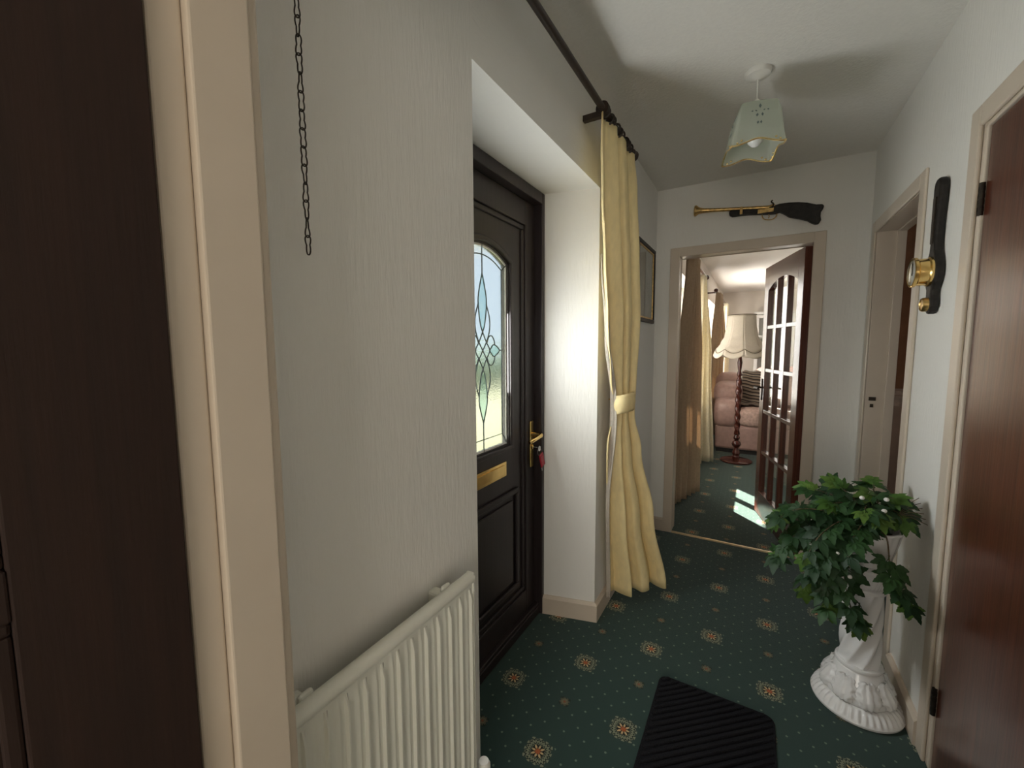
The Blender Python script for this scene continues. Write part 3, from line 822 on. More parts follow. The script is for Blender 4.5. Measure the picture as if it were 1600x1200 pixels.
# lining edge that shows on the near side
L2 = [(1.75, -.585, 1.735), (1.4, -.598, 1.84), (1.12, -.600, 1.945), (1.0, -.600, 1.945), (.6, -.606, 1.925), (.066, -.618, 1.995)]
R2 = [(1.75, -.583, 1.736), (1.4, -.575, 1.838), (1.12, -.572, 1.940), (1.0, -.566, 1.935), (.6, -.590, 1.915), (.066, -.598, 1.985)]
curtain('lining', L2, R2, .066, 1.75, 1.0, .004, 'lining', nu=30, nv=40, parent=gc)
tb = MB()
def tbf(i, j):
    a = 2*PI*i/40; z = lerp(1.035, 1.125, j/7)
    sp = 1+.05*math.cos(PI*(j/7-.5)*2)
    x = -.556+(.050*sp)*math.cos(a); y = 2.018+(.082*sp)*math.sin(a)
    return (x, y, z+.012*math.cos(a))
tb.grid(tbf, 40, 8, True)
build(tb, 'tieback', 'curtain_gold', gc, smooth='all', solid=.004)
build(MB().tube([(XL, 2.05, 1.09), (XL+.035, 2.05, 1.09), (XL+.05, 2.05, 1.10)], .004, 8), 'tieback_hook', 'brass', gc, smooth=True)

# ------------------------------------------------------------------ picture on the left wall
pc = empty('framed_picture', (XL+.01, 2.745, 1.76), 'framed grey print in a thin dark frame on the wall behind the gold curtain', 'picture')
build(frame_bars(2.515, 2.975, 1.515, 2.005, XL, XL+.022, .024), 'frame', 'carved', pc, bevel=.004)
build(frame_bars(2.539, 2.951, 1.539, 1.981, XL+.004, XL+.016, .010), 'slip', 'brass_old', pc)
build(MB().box(XL+.003, XL+.010, 2.549, 2.941, 1.549, 1.971), 'print', 'picture_mat', pc)
build(MB().box(XL+.0115, XL+.0135, 2.547, 2.943, 1.547, 1.973), 'glazing', 'glass', pc)

# ------------------------------------------------------------------ pendant light
lx, ly = -.040, 1.988
pl = empty('pendant_light', (lx, ly, CEIL), 'frosted glass handkerchief pendant light with gold rim on the hall ceiling', 'ceiling light')
build(MB().lathe([(.048, 0), (.048, -.006), (.043, -.016), (.020, -.024), (.010, -.030)], 28, (lx, ly, CEIL)), 'ceiling_rose', 'plastic', pl, smooth=True)
build(MB().tube([(lx, ly, CEIL-.028), (lx, ly, 2.330)], .0032, 8), 'cord', 'plastic', pl, smooth=True)
build(MB().lathe([(.008, 2.335), (.016, 2.322), (.018, 2.285), (.014, 2.255)], 18, (lx, ly, 0)), 'lamp_holder', 'plastic', pl, smooth=True)
build(MB().lathe([(.010, 2.255), (.013, 2.245), (.026, 2.220), (.030, 2.195), (.026, 2.172), (.012, 2.158), (.002, 2.155)], 20, (lx, ly, 0)), 'bulb', 'white', pl, smooth=True)
sh = MB(); NA = 96
rot0 = math.radians(14)
def shade_pt(a, t):
    c4 = math.cos(4*(a-rot0))              # +1 on the flat sides, -1 at the hanging corners
    sq = 1/max(abs(math.cos(((a-rot0+PI/4) % (PI/2))-PI/4)), .72)
    ro = lerp(.086, .080, .5+.5*c4)*lerp(1, sq, .75)
    k = [(0, .02, 0.0), (.12, .40, .003), (.28, .76, .020), (.45, .92, .062), (.75, 1.04, .130), (1, 1.16, .178)]
    q = interp(k, t)
    drop = q[1]*(1+.055*(-c4)*t)
    return Vector((lx-.010*t+ro*q[0]*math.cos(a), ly+ro*q[0]*math.sin(a), 2.318-drop))
sh.grid(lambda i, j: shade_pt(2*PI*i/NA, .02+.98*j/26), NA, 27, True)
so = build(sh, 'glass_shade', 'lamp_glass', pl, smooth='all', solid=.003, label='frosted etched glass shade with scalloped lower edge')
build(MB().tube([shade_pt(2*PI*i/NA, 1) for i in range(NA)], .0032, 6, True), 'gold_rim', 'gold', so, smooth=True)
for cx in range(4):   # gold blobs at the hanging corners, etched leaf sprays on the flat sides
    a0 = rot0+PI/4+cx*PI/2
    for da in (-.22, -.12, 0, .12, .22):
        p = shade_pt(a0+da, .97-.25*abs(da))
        build(MB().blob(p, (.0048, .0048, .004), 1, 1, 10, 7), 'gold_scroll', 'gold', so, smooth='all')
    a1 = rot0+cx*PI/2
    for (da, t, sz) in ((0, .34, 1.0), (-.16, .42, .9), (.16, .42, .9), (-.10, .52, .9), (.10, .52, .9), (-.06, .62, .8), (.06, .62, .8), (-.3, .42, .7), (.3, .42, .7)):
        p = shade_pt(a1+da, t); q = shade_pt(a1+da*1.25, t+.055*sz); o = Vector((math.cos(a1+da), math.sin(a1+da), .15))*.0025
        mdp = (p+q)/2+o; sd = (q-p).cross(o).normalized()*.005*sz
        build(MB().add([p+o, mdp+sd, q+o, mdp-sd], [(0, 1, 2, 3)]), 'etched_leaf', 'lead', so, solid=.0008)

# ------------------------------------------------------------------ blunderbuss on the far wall
gu = empty('ornamental_gun', (-.05, YF0, 2.18), 'old blunderbuss with flared brass barrel hung above the living room doorway', 'wall ornament')
stock = [(0.016, 2.202), (0.029, 2.212), (0.055, 2.215), (0.083, 2.221), (0.129, 2.22), (0.179, 2.214), (0.223, 2.203), (0.267, 2.185), (0.296, 2.182), (0.305, 2.17), (0.3, 2.154), (0.291, 2.139), (0.29, 2.116), (0.294, 2.093), (0.285, 2.074), (0.268, 2.073), (0.249, 2.083), (0.228, 2.1), (0.183, 2.119), (0.138, 2.134), (0.111, 2.156), (0.085, 2.173), (0.072, 2.166), (0.049, 2.167), (0.001, 2.173), (-0.08, 2.184), (-0.124, 2.186), (-0.169, 2.186), (-0.186, 2.196), (-0.19, 2.215), (-0.182, 2.225), (-0.126, 2.222)]
build(MB().prism(stock, 'Y', YF0-.038, YF0-.004), 'stock', 'carved', gu, bevel=.006)
bar = [(-.390, 2.258), (-.384, 2.2575), (-.370, 2.2558), (-.34, 2.2525), (-.28, 2.2455), (-.1, 2.2245), (.030, 2.2095)]
build(MB().tube([(x, YF0-.028, z) for x, z in bar], [.035, .034, .022, .0145, .0115, .0105, .012], 18), 'barrel', 'brass_old', gu, smooth=True)
build(MB().tube([(-.389, YF0-.028, 2.258), (-.395, YF0-.028, 2.2585)], [.036, .033], 18), 'muzzle_ring', 'brass_old', gu, smooth=True)
build(MB().tube(spline([(x, YF0-.022, z) for x, z in [(-0.006, 2.172), (0.002, 2.149), (0.024, 2.138), (0.05, 2.137), (0.068, 2.149), (0.073, 2.170)]], 5), .0032, 8), 'trigger_guard', 'brass_old', gu, smooth=True)
build(MB().tube([(.030, YF0-.022, 2.17), (.033, YF0-.022, 2.155), (.028, YF0-.022, 2.146)], .0025, 6), 'trigger', 'brass_old', gu)
build(MB().box(-.03, .055, YF0-.043, YF0-.037, 2.178, 2.203), 'lock_plate', 'brass_old', gu, bevel=.002)
build(MB().tube(spline([(.045, YF0-.042, 2.20), (.052, YF0-.042, 2.222), (.040, YF0-.042, 2.236), (.046, YF0-.042, 2.246)], 4), .0042, 8), 'hammer', 'iron', gu, smooth=True)
build(MB().box(-.128, -.112, YF0-.043, YF0-.004, 2.190, 2.236), 'barrel_band', 'brass_old', gu, bevel=.002)
build(MB().tube([(.02, YF0-.036, 2.211), (.05, YF0-.036, 2.219), (.06, YF0-.034, 2.214)], .006, 8), 'breech_tang', 'brass_old', gu, smooth=True)

# ------------------------------------------------------------------ barometer on the right wall
by = 1.985
ba = empty('banjo_barometer', (XR, by, 1.69), 'dark wooden banjo barometer with brass dials hung beside the open doorway', 'barometer')
hw = [(1.922, .010), (1.915, .024), (1.890, .031), (1.850, .030), (1.790, .023), (1.720, .021), (1.680, .026), (1.655, .042), (1.625, .055), (1.600, .056), (1.570, .044), (1.548, .027), (1.530, .025), (1.512, .031), (1.492, .029), (1.475, .018), (1.467, .006)]
pts = [(by-w_, z) for z, w_ in hw]+[(by+w_, z) for z, w_ in hw[::-1]]
build(MB().prism(pts, 'X', XR-.026, XR-.001), 'case', 'carved', ba, bevel=.007)
build(MB().prism([(by-.010, 1.705), (by+.010, 1.705), (by+.012, 1.86), (by-.012, 1.86)], 'X', XR-.030, XR-.025), 'thermometer_plate', 'iron', ba, bevel=.002)
dd = build(MB().lathe([(.050, 0), (.050, -.006), (.046, -.010), (.046, -.034), (.051, -.038), (.051, -.046), (.047, -.048), (.045, -.042)][::-1], 36, (XR-.026, by, 1.612), axis='X'), 'dial_drum', 'brass', ba, smooth=True, label='polished brass drum of the dial')
build(MB().lathe([(.0451, -.043), (.0451, -.041)], 30, (XR-.026, by, 1.612), axis='X'), 'dial_face', 'white', dd)
build(MB().box(XR-.072, XR-.070, by-.002, by+.002, 1.602, 1.645), 'dial_hand', 'iron', dd)
build(MB().lathe([(.046, -.0475), (.030, -.052), (.002, -.054)], 30, (XR-.026, by, 1.612), axis='X'), 'dial_glass', 'glass', dd, smooth='all')
build(MB().lathe([(.024, 0), (.024, -.012), (.021, -.016), (.018, -.013), (.002, -.013)][::-1], 28, (XR-.026, by, 1.500), axis='X'), 'small_dial', 'brass_old', ba, smooth=True)

# ------------------------------------------------------------------ doormat
mt = empty('doormat', (-.086, 1.33, 0), 'black ribbed doormat lying on the green patterned carpet', 'mat')
mx0, mx1, my0, my1, cr = -.286, .114, 1.00, 1.678, .035
def rrect(x0, x1, y0, y1, rr, n=5):
    o = []
    for cx, cy, a0 in ((x1-rr, y1-rr, 0), (x0+rr, y1-rr, PI/2), (x0+rr, y0+rr, PI), (x1-rr, y0+rr, 3*PI/2)):
        for i in range(n+1):
            a = a0+PI/2*i/n; o.append((cx+rr*math.cos(a), cy+rr*math.sin(a)))
    return o
build(MB().prism(rrect(mx0, mx1, my0, my1, cr), 'Z', 0.001, .006), 'backing', 'mat', mt, bevel=.002)
# ribs run diagonally across the pile
slope = .90
yy = my0-.40; step = .0296
def inside(x, y, pad=.007):
    if not (mx0+pad < x < mx1-pad and my0+pad < y < my1-pad): return False
    dx = max(mx0+cr-x, x-(mx1-cr), 0); dy = max(my0+cr-y, y-(my1-cr), 0)
    return dx*dx+dy*dy < (cr-pad)**2 or dx == 0 or dy == 0
while yy < my1:
    xs = [lerp(mx0, mx1, i/120) for i in range(121)]
    ok = [x for x in xs if inside(x, yy+slope*(x-mx0))]
    if len(ok) > 3:
        a, b = ok[0], ok[-1]
        P = [(lerp(a, b, i/6), yy+slope*(lerp(a, b, i/6)-mx0), .0062) for i in range(7)]
        build(MB().tube(P, [.006]+[.0085]*5+[.006], 6), 'rib', 'mat', mt, smooth=True)
    yy += step

# ------------------------------------------------------------------ pedestal, planter, ivy
pcx, pcy = .383, 1.925
pe = empty('pedestal', (pcx, pcy, 0), 'glossy white ceramic pedestal with spiral fluted column and acanthus base', 'pedestal')
gad = lambda rr, a, z: rr*(1+.030*math.sin(40*a)) if .018 < z < .050 else rr
build(MB().lathe([(.130, 0), (.139, .004), (.141, .012), (.138, .018), (.134, .022), (.128, .034), (.116, .046), (.108, .050), (.100, .050)], 240, (pcx, pcy, 0), gad), 'foot', 'white', pe, smooth=True)
BPR = [(.101, .049), (.106, .056), (.107, .066), (.102, .082), (.093, .098), (.084, .116), (.076, .135), (.070, .150), (.066, .160)]
ab = build(MB().lathe(BPR, 64, (pcx, pcy, 0)), 'bulb', 'white', pe, smooth='all')
def bulb_r(z):
    for (r0, z0), (r1, z1) in zip(BPR, BPR[1:]):
        if z <= z1: return lerp(r0, r1, (z-z0)/(z1-z0))
    return BPR[-1][0]
for k in range(8):      # acanthus leaves in relief
    ac_ = 2*PI*k/8+.2
    def lf(i, j):
        u = i/12*2-1; v = j/16
        z = lerp(.054, .150, v)
        wd = .42*(math.sin(PI*min(1, v*.85+.12)))**.7*(1+.16*math.sin(v*26))
        rr = bulb_r(z)+.0015+.0105*(1-u*u)*math.sin(PI*min(1, v+.1))+.003*math.cos(u*11)+(.016*max(0, v-.72)/.28 if v > .72 else 0)*(1-u*u)
        a = ac_+u*wd
        return (pcx+rr*math.cos(a), pcy+rr*math.sin(a), z-(.014*max(0, v-.86)/.14 if v > .86 else 0))
    build(MB().grid(lf, 13, 17), 'acanthus_leaf', 'white', ab, smooth='all', solid=.003)
build(MB().lathe([(.062, .158), (.071, .160), (.073, .166), (.071, .172), (.064, .174)], 40, (pcx, pcy, 0)), 'lower_ring', 'white', pe, smooth=True)
spi = lambda rr, a, z: rr*(1-.13*abs(math.sin(4*a-26*(z-.17))))
n = 40
build(MB().lathe([(lerp(.066, .060, i/n), lerp(.170, .462, i/n)) for i in range(n+1)], 160, (pcx, pcy, 0), spi), 'fluted_column', 'white', pe, smooth='all')
build(MB().lathe([(.056, .458), (.066, .461), (.068, .468), (.066, .474), (.058, .477)], 40, (pcx, pcy, 0)), 'upper_ring', 'white', pe, smooth=True)
def aca2(rr, a, z):
    t = (z-.475)/.065
    return rr*(1+.09*abs(math.sin(4*a+.5))*math.sin(PI*min(1, max(0, t)))+.03*math.sin(32*a)*math.sin(PI*min(1, max(0, t))))
build(MB().lathe([(.057, .475), (.060, .490), (.066, .510), (.076, .528), (.082, .540)], 200, (pcx, pcy, 0), aca2), 'capital', 'white', pe, smooth='all')
build(MB().lathe([(.080, .538), (.090, .541), (.093, .549), (.091, .557), (.084, .560)], 40, (pcx, pcy, 0)), 'top_plate', 'white', pe, smooth=True)

po = empty('planter', (pcx, pcy, .561), 'white ceramic planter on top of the fluted pedestal', 'planter')
lobe = lambda rr, a, z: rr*(1+.018*math.sin(16*a))
build(MB().lathe([(.048, .561), (.060, .562), (.066, .575), (.075, .610), (.084, .650), (.092, .690), (.097, .697), (.096, .703), (.088, .703), (.083, .690), (.072, .640), (.06, .62)], 120, (pcx, pcy, 0), lobe), 'pot_body', 'white', po, smooth=True)
build(MB().lathe([(.001, .672), (.04, .676), (.078, .670)], 24, (pcx, pcy, 0)), 'soil', 'soil', po)

iv = empty('trailing_ivy', (pcx, pcy, .67), 'artificial green creeper trailing over the white planter', 'plant')
# one leaf: five leaflets spreading from a short stalk, leaf lies along +y
def leaf_mesh(name, mat, nl, size):
    m = MB(); 
    angs = {5: (-1.35, -.68, 0, .68, 1.35), 3: (-.85, 0, .85)}[nl]
    for a in angs:
        ln = size*(1.0-.20*abs(a)); wd = ln*.27
        dx, dy = math.sin(a), math.cos(a)
        side = Vector((dy, -dx, 0)); ax = Vector((dx, dy, 0))
        rows = [(.08, 0.0), (.24, .66), (.36, .86), (.44, 1.0), (.54, .78), (.62, .84), (.76, .46), (.82, .48), (1.0, 0)]
        mids = [ax*(ln*t)+Vector((0, 0, -.28*ln*t*t)) for t, _ in rows]
        v = []; fcs = []
        for (t, w_), c in zip(rows, mids):
            up = Vector((0, 0, .18*wd*w_))
            v += [c-side*wd*w_+up, c, c+side*wd*w_+up]
        for k in range(len(rows)-1):
            o = 3*k
            fcs += [(o, o+1, o+4, o+3), (o+1, o+2, o+5, o+4)]
        m.add(v, fcs)
    m.tube([(0, -size*.35, .0), (0, -size*.1, .004), (0, size*.1, 0)], .0011, 4)
    me = m.mesh(name); me.materials.append(M[mat])
    me.polygons.foreach_set('use_smooth', [True]*len(me.polygons)); return me
LM = [leaf_mesh('creeper_leaf', 'leaf', 5, .062), leaf_mesh('creeper_leaf', 'leaf', 3, .060), leaf_mesh('young_leaf', 'leaf_young', 5, .052)]
camp = Vector((0, 0, CAM_H))
def put_leaf(p, direction, face, kind, sc):
    y = Vector(direction).normalized(); zz = Vector(face); zz = (zz-y*zz.dot(y))
    if zz.length < 1e-3: zz = y.orthogonal()
    zz.normalize(); x = y.cross(zz)
    o = bpy.data.objects.new('leaf', LM[kind]); o.parent = iv; COL.objects.link(o)
    Mx = Matrix(((x.x, y.x, zz.x, 0), (x.y, y.y, zz.y, 0), (x.z, y.z, zz.z, 0), (0, 0, 0, 1)))
    o.location = Vector(p)-iv.location; o.rotation_euler = Mx.to_euler(); o.scale = (sc, sc, sc)
base = Vector((pcx, pcy, .675))
vines = [  # where the leaves start along the vine, then control points after the root: mound first, then trails
    (.045, (.33, 1.86, .80), (.27, 1.86, .855)), (.045, (.30, 1.93, .78), (.20, 1.95, .80)), (.045, (.28, 1.84, .75), (.16, 1.80, .76), (.09, 1.80, .70)),
    (.045, (.40, 1.98, .81), (.40, 2.02, .84)), (.045, (.42, 1.92, .80), (.44, 1.90, .82)), (.045, (.44, 1.92, .77), (.480, 1.90, .775)),
    (.045, (.36, 1.85, .79), (.34, 1.78, .79)), (.045, (.43, 1.88, .78), (.455, 1.84, .76)),
    (.045, (.33, 1.98, .77), (.26, 2.06, .76)), (.05, (.30, 1.82, .74), (.22, 1.74, .70), (.18, 1.72, .61)),
    (.05, (.30, 1.84, .73), (.20, 1.80, .70), (.13, 1.78, .64), (.10, 1.77, .575)),
    (.06, (.32, 1.81, .73), (.26, 1.73, .66), (.235, 1.70, .55), (.25, 1.69, .47)),
    (.06, (.34, 1.80, .74), (.29, 1.72, .66), (.29, 1.70, .56), (.31, 1.69, .48), (.33, 1.69, .435)),
    (.24, (.40, 1.80, .72), (.405, 1.73, .64), (.43, 1.72, .57), (.455, 1.72, .53)),
    (.045, (.28, 1.88, .74), (.19, 1.87, .69), (.15, 1.86, .60)), (.045, (.40, 1.90, .81), (.37, 1.88, .83)),
    (.045, (.26, 1.90, .75), (.17, 1.90, .74), (.11, 1.88, .70)), (.045, (.38, 1.86, .78), (.385, 1.80, .77)), (.045, (.31, 1.87, .78), (.25, 1.82, .79)),
    (.06, (.30, 1.79, .72), (.23, 1.72, .64), (.185, 1.71, .55), (.185, 1.71, .50)),
]
for vi, (q0, *cps) in enumerate(vines):
    P = spline([base+Vector((random.uniform(-.03, .03), random.uniform(-.03, .03), 0))]+[Vector(c) for c in cps], 7)
    build(MB().tube(P, [lerp(.0028, .0014, i/(len(P)-1)) for i in range(len(P))], 5), 'vine_stem', 'twig', iv, smooth=True)
    ln = [0]
    for k in range(1, len(P)): ln.append(ln[-1]+(P[k]-P[k-1]).length)
    q = q0; side = 1
    while q < ln[-1]:
        k = max(i for i in range(len(P)) if ln[i] <= q); k = min(k, len(P)-2)
        p = P[k].lerp(P[k+1], (q-ln[k])/max(1e-6, ln[k+1]-ln[k])); t = (P[k+1]-P[k]).normalized()
        outw = Vector((p.x-pcx, p.y-pcy, 0));
        if outw.length < .01: outw = Vector((-.5, -.8, 0))
        outw.normalize()
        lat = t.cross(Vector((0, 0, 1)))
        if lat.length < .05: lat = t.cross(outw)
        lat.normalize()
        dr_ = t*.5+lat*side*.9+outw*.35+Vector((random.uniform(-.4, .4), random.uniform(-.4, .4), random.uniform(-.55, .15)))
        tocam = (camp-p).normalized()
        fc = tocam*.75+Vector((0, 0, .7))+outw*.3+Vector((random.uniform(-.5, .5), random.uniform(-.5, .5), random.uniform(-.3, .3)))
        pp = p+dr_.normalized()*.012
        if pp.x > .47: dr_.x = -abs(dr_.x)
        put_leaf(pp, dr_, fc, 0 if random.random() < .7 else 1, random.uniform(.85, 1.18))
        q += random.uniform(.019, .029); side = -side
    tip = P[-1]; t = (P[-1]-P[-3]).normalized()
    fc = (camp-tip).normalized()+Vector((0, 0, .5))
    dd_ = t+Vector((0, -.2, -.1))
    if tip.x > .44: dd_.x = min(dd_.x, 0)
    put_leaf(tip, dd_, fc, 2, random.uniform(.9, 1.15))
    put_leaf(tip-t*.02, dd_+Vector((.5, 0, .3)) if tip.x < .42 else dd_, fc, 2, random.uniform(.7, .9))
# fine dry twigs by the wall and little white buds
for k in range(6):
    p = Vector((.44, 1.86, .77)); q_ = Vector((.512, 1.86+.02*k-.03, .775+.012*k-.01))
    build(MB().tube([p, p.lerp(q_, .5)+Vector((0, 0, .01)), q_], .0012, 4), 'twig', 'twig', iv)
for c in [(.335, 1.80, .835), (.405, 1.83, .832), (.395, 1.80, .80), (.265, 1.715, .655), (.30, 1.70, .59), (.44, 1.745, .545)]:
    build(MB().blob(c, (.008, .008, .007), 1, 1, 8, 6), 'bud', 'white_paint', iv, smooth='all')

# ------------------------------------------------------------------ living room
# curtain poles and curtains
PXL, PZL = -.52, 2.13
for (a, b, lab) in ((3.45, 5.15, 'short dark curtain pole over the living room window near the glazed door'), (6.50, 8.70, 'long dark curtain pole over the living room window behind the sofa')):
    e = empty('window_curtain_pole', (PXL, (a+b)/2, PZL), lab, 'curtain pole')
    build(MB().tube([(PXL, a, PZL), (PXL, b, PZL)], .0125, 12), 'pole', 'mahogany', e, smooth=True)
    for ya, sg in ((b, 1), (a, -1)):
        pr_ = [(.006, 0), (.018, .004), (.012, .014), (.026, .032), (.028, .046), (.018, .064), (.004, .070)]
        build(MB().lathe([(q, w_*sg) for q, w_ in pr_][::sg], 16, (PXL, ya, PZL), axis='Y'), 'finial', 'mahogany', e, smooth=True)
        build(MB().box(XL, PXL, ya-sg*.06-.01, ya-sg*.06+.01, PZL-.028, PZL-.008), 'bracket', 'mahogany', e)
def lcurtain(label, L, R, mat, folds, amp, tie=None):
    e = empty('window_curtain', (-.5, (L[0][2]+R[0][2])/2, .03), label, 'curtain', 'living room window curtains')
    curtain('curtain_cloth', L, R, .03, 2.115, folds, amp, mat, nu=int(26*folds), nv=26, phase=folds, parent=e)
    if tie:
        cx, cy, rx_, ry_, z = tie
        m = MB().grid(lambda i, j: (cx+rx_*math.cos(2*PI*i/24), cy+ry_*math.sin(2*PI*i/24), z-.035+.07*j/3), 24, 4, True)
        build(m, 'tieback', mat, e, smooth='all', solid=.004)
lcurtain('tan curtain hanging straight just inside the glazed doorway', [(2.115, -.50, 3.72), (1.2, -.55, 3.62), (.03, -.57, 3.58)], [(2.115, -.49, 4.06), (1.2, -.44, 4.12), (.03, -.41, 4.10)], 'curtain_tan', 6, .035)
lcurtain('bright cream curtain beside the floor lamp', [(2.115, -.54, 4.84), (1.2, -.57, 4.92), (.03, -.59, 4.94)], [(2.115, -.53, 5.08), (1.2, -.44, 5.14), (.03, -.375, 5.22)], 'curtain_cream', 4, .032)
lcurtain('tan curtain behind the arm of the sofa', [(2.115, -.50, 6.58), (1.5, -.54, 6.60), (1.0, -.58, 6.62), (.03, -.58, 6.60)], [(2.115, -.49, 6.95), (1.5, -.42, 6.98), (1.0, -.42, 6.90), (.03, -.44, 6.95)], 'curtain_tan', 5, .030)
lcurtain('cream curtain at the far end of the living room window', [(2.115, -.50, 8.25), (1.0, -.52, 8.25), (.03, -.52, 8.25)], [(2.115, -.49, 8.62), (1.0, -.45, 8.62), (.03, -.44, 8.62)], 'curtain_cream', 5, .028)

# floor lamp
fx, fy = -.158, 5.43
fl = empty('floor_lamp', (fx, fy, 0), 'mahogany barley-twist floor lamp with cream scalloped fringed shade', 'lamp')
build(MB().lathe([(.150, 0), (.168, .005), (.170, .016), (.160, .024), (.140, .030), (.05, .036), (.040, .040)], 48, (fx, fy, 0)), 'base', 'mahogany', fl, smooth=True)
build(MB().lathe([(.036, .038), (.040, .060), (.030, .075), (.044, .100), (.038, .125), (.022, .150), (.022, .165), (.040, .185), (.050, .210), (.040, .238), (.022, .250), (.020, .258), (.030, .268), (.036, .285), (.028, .305), (.020, .318), (.024, .325)], 28, (fx, fy, 0)), 'turned_stem', 'mahogany', fl, smooth=True)
tw = lambda rr, a, z: rr*(1+.17*math.sin(2*a+62*z))
n = 90
build(MB().lathe([(.0275, lerp(.322, .960, i/n)) for i in range(n+1)], 28, (fx, fy, 0), tw), 'barley_twist', 'mahogany', fl, smooth='all')
build(MB().lathe([(.022, .955), (.030, .965), (.022, .985), (.016, 1.0), (.026, 1.02), (.022, 1.05), (.017, 1.07), (.022, 1.12), (.026, 1.17), (.018, 1.22), (.014, 1.26), (.014, 1.36)], 24, (fx, fy, 0)), 'upper_stem', 'mahogany', fl, smooth=True)
build(MB().lathe([(.014, 1.35), (.018, 1.36), (.018, 1.40), (.012, 1.42)], 16, (fx, fy, 0)), 'lamp_holder', 'brass', fl, smooth=True)
build(MB().lathe([(.012, 1.42), (.030, 1.46), (.032, 1.49), (.018, 1.525), (.003, 1.53)], 18, (fx, fy, 0)), 'bulb', 'white', fl, smooth=True)
NP = 8; a_off = .18
def rs(z):
    return interp([(1.24, .285), (1.31, .262), (1.38, .212), (1.48, .170), (1.60, .150), (1.71, .143)], z)[0]
for k in range(NP):
    a0, a1 = a_off+2*PI*k/NP, a_off+2*PI*(k+1)/NP
    def pt(u, z, out=0):
        a = lerp(a0, a1, u); R_0 = rs(z)+out
        c = math.cos(PI/NP)/math.cos((u-.5)*2*PI/NP)
        rr = R_0*lerp(1, c, .6)*(1+.02*math.sin(PI*u)*(1 if z < 1.33 else 0))
        return (fx+rr*math.cos(a), fy+rr*math.sin(a), z)
    rim = lambda u: 1.322-.045*math.sin(PI*u)
    pn = MB().grid(lambda i, j: pt(i/10, lerp(1.71, rim(i/10), j/14)), 11, 15)
    pa = build(pn, 'shade_panel', 'shade_cloth', fl, smooth='all', solid=.003)
    fr = MB().grid(lambda i, j: pt(i/10, lerp(rim(i/10), rim(i/10)-.062, j/3), .004), 11, 4)
    build(fr, 'fringe', 'shade_cloth', pa, smooth='all', solid=.002)
    build(MB().tube([pt(i/10, rim(i/10), .005) for i in range(11)], .0032, 5), 'braid', 'twig', pa, smooth=True)
build(MB().tube([(fx+.144*math.cos(2*PI*i/40), fy+.144*math.sin(2*PI*i/40), 1.71) for i in range(40)], .004, 6, True), 'top_ring', 'twig', fl, smooth=True)
for k in range(3):
    a = 2*PI*k/3
    build(MB().tube([(fx, fy, 1.40), (fx+.14*math.cos(a), fy+.14*math.sin(a), 1.69)], .002, 5), 'shade_carrier', 'brass', fl)

# sofa facing the hall
sf = empty('sofa', (.6, 6.25, 0), 'plump dusky pink sofa behind the floor lamp', 'sofa')
build(MB().box(-.40, 1.55, 5.86, 6.75, .0, .05), 'plinth', 'black', sf)
build(MB().box(-.42, 1.57, 5.83, 6.78, .05, .36), 'base', 'leather', sf, bevel=.03)
for c in (.20, .92):
    build(MB().blob((c, 6.16, .455), (.36, .36, .115), .35, .25, 32, 16), 'seat_cushion', 'velvet', sf, smooth='all')
    build(MB().blob((c, 6.62, .68), (.37, .20, .30), .45, .35, 32, 16), 'back_cushion', 'leather', sf, smooth='all')
for xc in (-.30, 1.44):
    build(MB().blob((xc, 6.22, .50), (.15, .44, .20), .45, .4, 32, 16), 'arm', 'leather', sf, smooth='all')
    build(MB().blob((xc-.01, 6.36, .72), (.17, .34, .16), .6, .5, 32, 16), 'arm_pad', 'leather', sf, smooth='all')
build(MB().blob((-.32, 6.62, .80), (.17, .18, .19), .7, .6, 32, 16), 'wing', 'leather', sf, smooth='all')
m = MB()
def tfn(i, j):
    x = lerp(-.17, .22, i/20); t = j/24
    q = interp([(0, 6.80, .93), (.1, 6.70, 1.005), (.22, 6.53, 1.0), (.34, 6.41, .92), (.5, 6.39, .78), (.7, 6.385, .65), (.82, 6.34, .600), (1, 6.14, .592)], t)
    return (x+.02*math.sin(t*5), q[0]-.015*math.sin(i*.7), q[1]+.008*math.sin(i*.9))
m.grid(tfn, 21, 25)
build(m, 'throw_blanket', 'throw', None, smooth='all', solid=.012, label='brown and taupe striped throw draped over the back of the sofa', cat='blanket')
cu = build(MB().blob((.42, 6.27, .765), (.17, .075, .16), .5, .45, 28, 14, Matrix.Rotation(-.35, 3, 'X')), 'scatter_cushion', 'floral', None, smooth='all', label='pale pink cushion propped against the sofa back', cat='cushion')

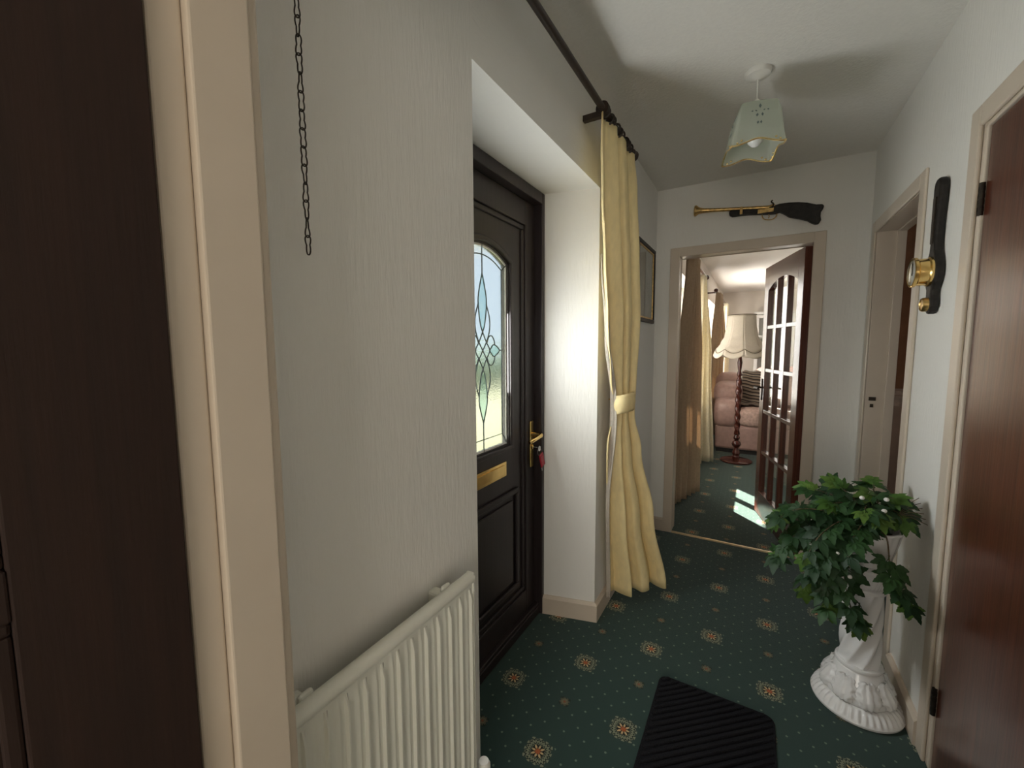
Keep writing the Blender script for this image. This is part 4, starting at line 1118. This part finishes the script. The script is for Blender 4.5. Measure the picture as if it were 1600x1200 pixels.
# second chair and white glazed cabinet at the back of the room
ac = empty('armchair', (.35, 8.35, 0), 'pale pink armchair standing before the white glazed cabinet', 'armchair')
build(MB().box(-.05, .80, 7.98, 8.75, .06, .36), 'base', 'floral', ac, bevel=.03)
for lx_ in (0, .75):
    for ly_ in (8.03, 8.70): build(MB().box(lx_-.025, lx_+.025, ly_-.025, ly_+.025, 0, .06), 'foot', 'mahogany', ac)
build(MB().blob((.37, 8.30, .43), (.28, .33, .11), .35, .3, 28, 14), 'seat_cushion', 'floral', ac, smooth='all')
build(MB().blob((.37, 8.66, .66), (.40, .14, .34), .5, .4, 28, 14), 'backrest', 'floral', ac, smooth='all')
for xc in (.0, .74): build(MB().blob((xc, 8.30, .52), (.11, .40, .15), .5, .5, 28, 14), 'arm', 'floral', ac, smooth='all')
cb = empty('display_cabinet', (.60, 9.38, 0), 'tall white glazed display cabinet against the far wall', 'cabinet')
c0, c1, cy0 = -.04, 1.24, 9.20
m = MB().box(c0, c1, cy0+.02, YB-.01, 0, .80).box(c0, c0+.03, cy0+.02, YB-.01, .80, 1.95).box(c1-.03, c1, cy0+.02, YB-.01, .80, 1.95).box(c0-.03, c1+.03, cy0-.02, YB-.01, 1.95, 2.0).box(c0, c1, YB-.03, YB-.01, .80, 1.95)
build(m, 'carcass', 'white_paint', cb, bevel=.004)
for z in (1.15, 1.50): build(MB().box(c0+.03, c1-.03, cy0+.06, YB-.03, z, z+.02), 'shelf', 'white_paint', cb)
for k in range(2):
    a, b = lerp(c0, c1, k/2)+.01, lerp(c0, c1, (k+1)/2)-.01
    fr = MB()
    fr.box(a, b, cy0, cy0+.02, .82, .88).box(a, b, cy0, cy0+.02, 1.88, 1.94).box(a, a+.05, cy0, cy0+.02, .88, 1.88).box(b-.05, b, cy0, cy0+.02, .88, 1.88)
    dro = build(fr, 'glazed_door', 'white_paint', cb, bevel=.003)
    build(MB().box((a+b)/2-.012, (a+b)/2+.012, cy0, cy0+.02, .88, 1.88), 'glazing_bar', 'sapele_dim', dro)
    for z in (1.21, 1.54): build(MB().box(a+.05, b-.05, cy0, cy0+.02, z-.012, z+.012), 'glazing_bar', 'white_paint', dro)
    build(MB().box(a+.05, b-.05, cy0+.008, cy0+.012, .88, 1.88), 'pane', 'glass', dro)
    dp = build(MB().box(a, b, cy0, cy0+.02, .06, .78), 'cupboard_door', 'white_paint', cb, bevel=.003)
    build(MB().lathe([(.012, 0), (.010, -.014), (.016, -.022), (.004, -.028)][::-1], 14, (b-.05 if k == 0 else a+.05, cy0, .6), axis='Y'), 'knob', 'brass', dp, smooth=True)
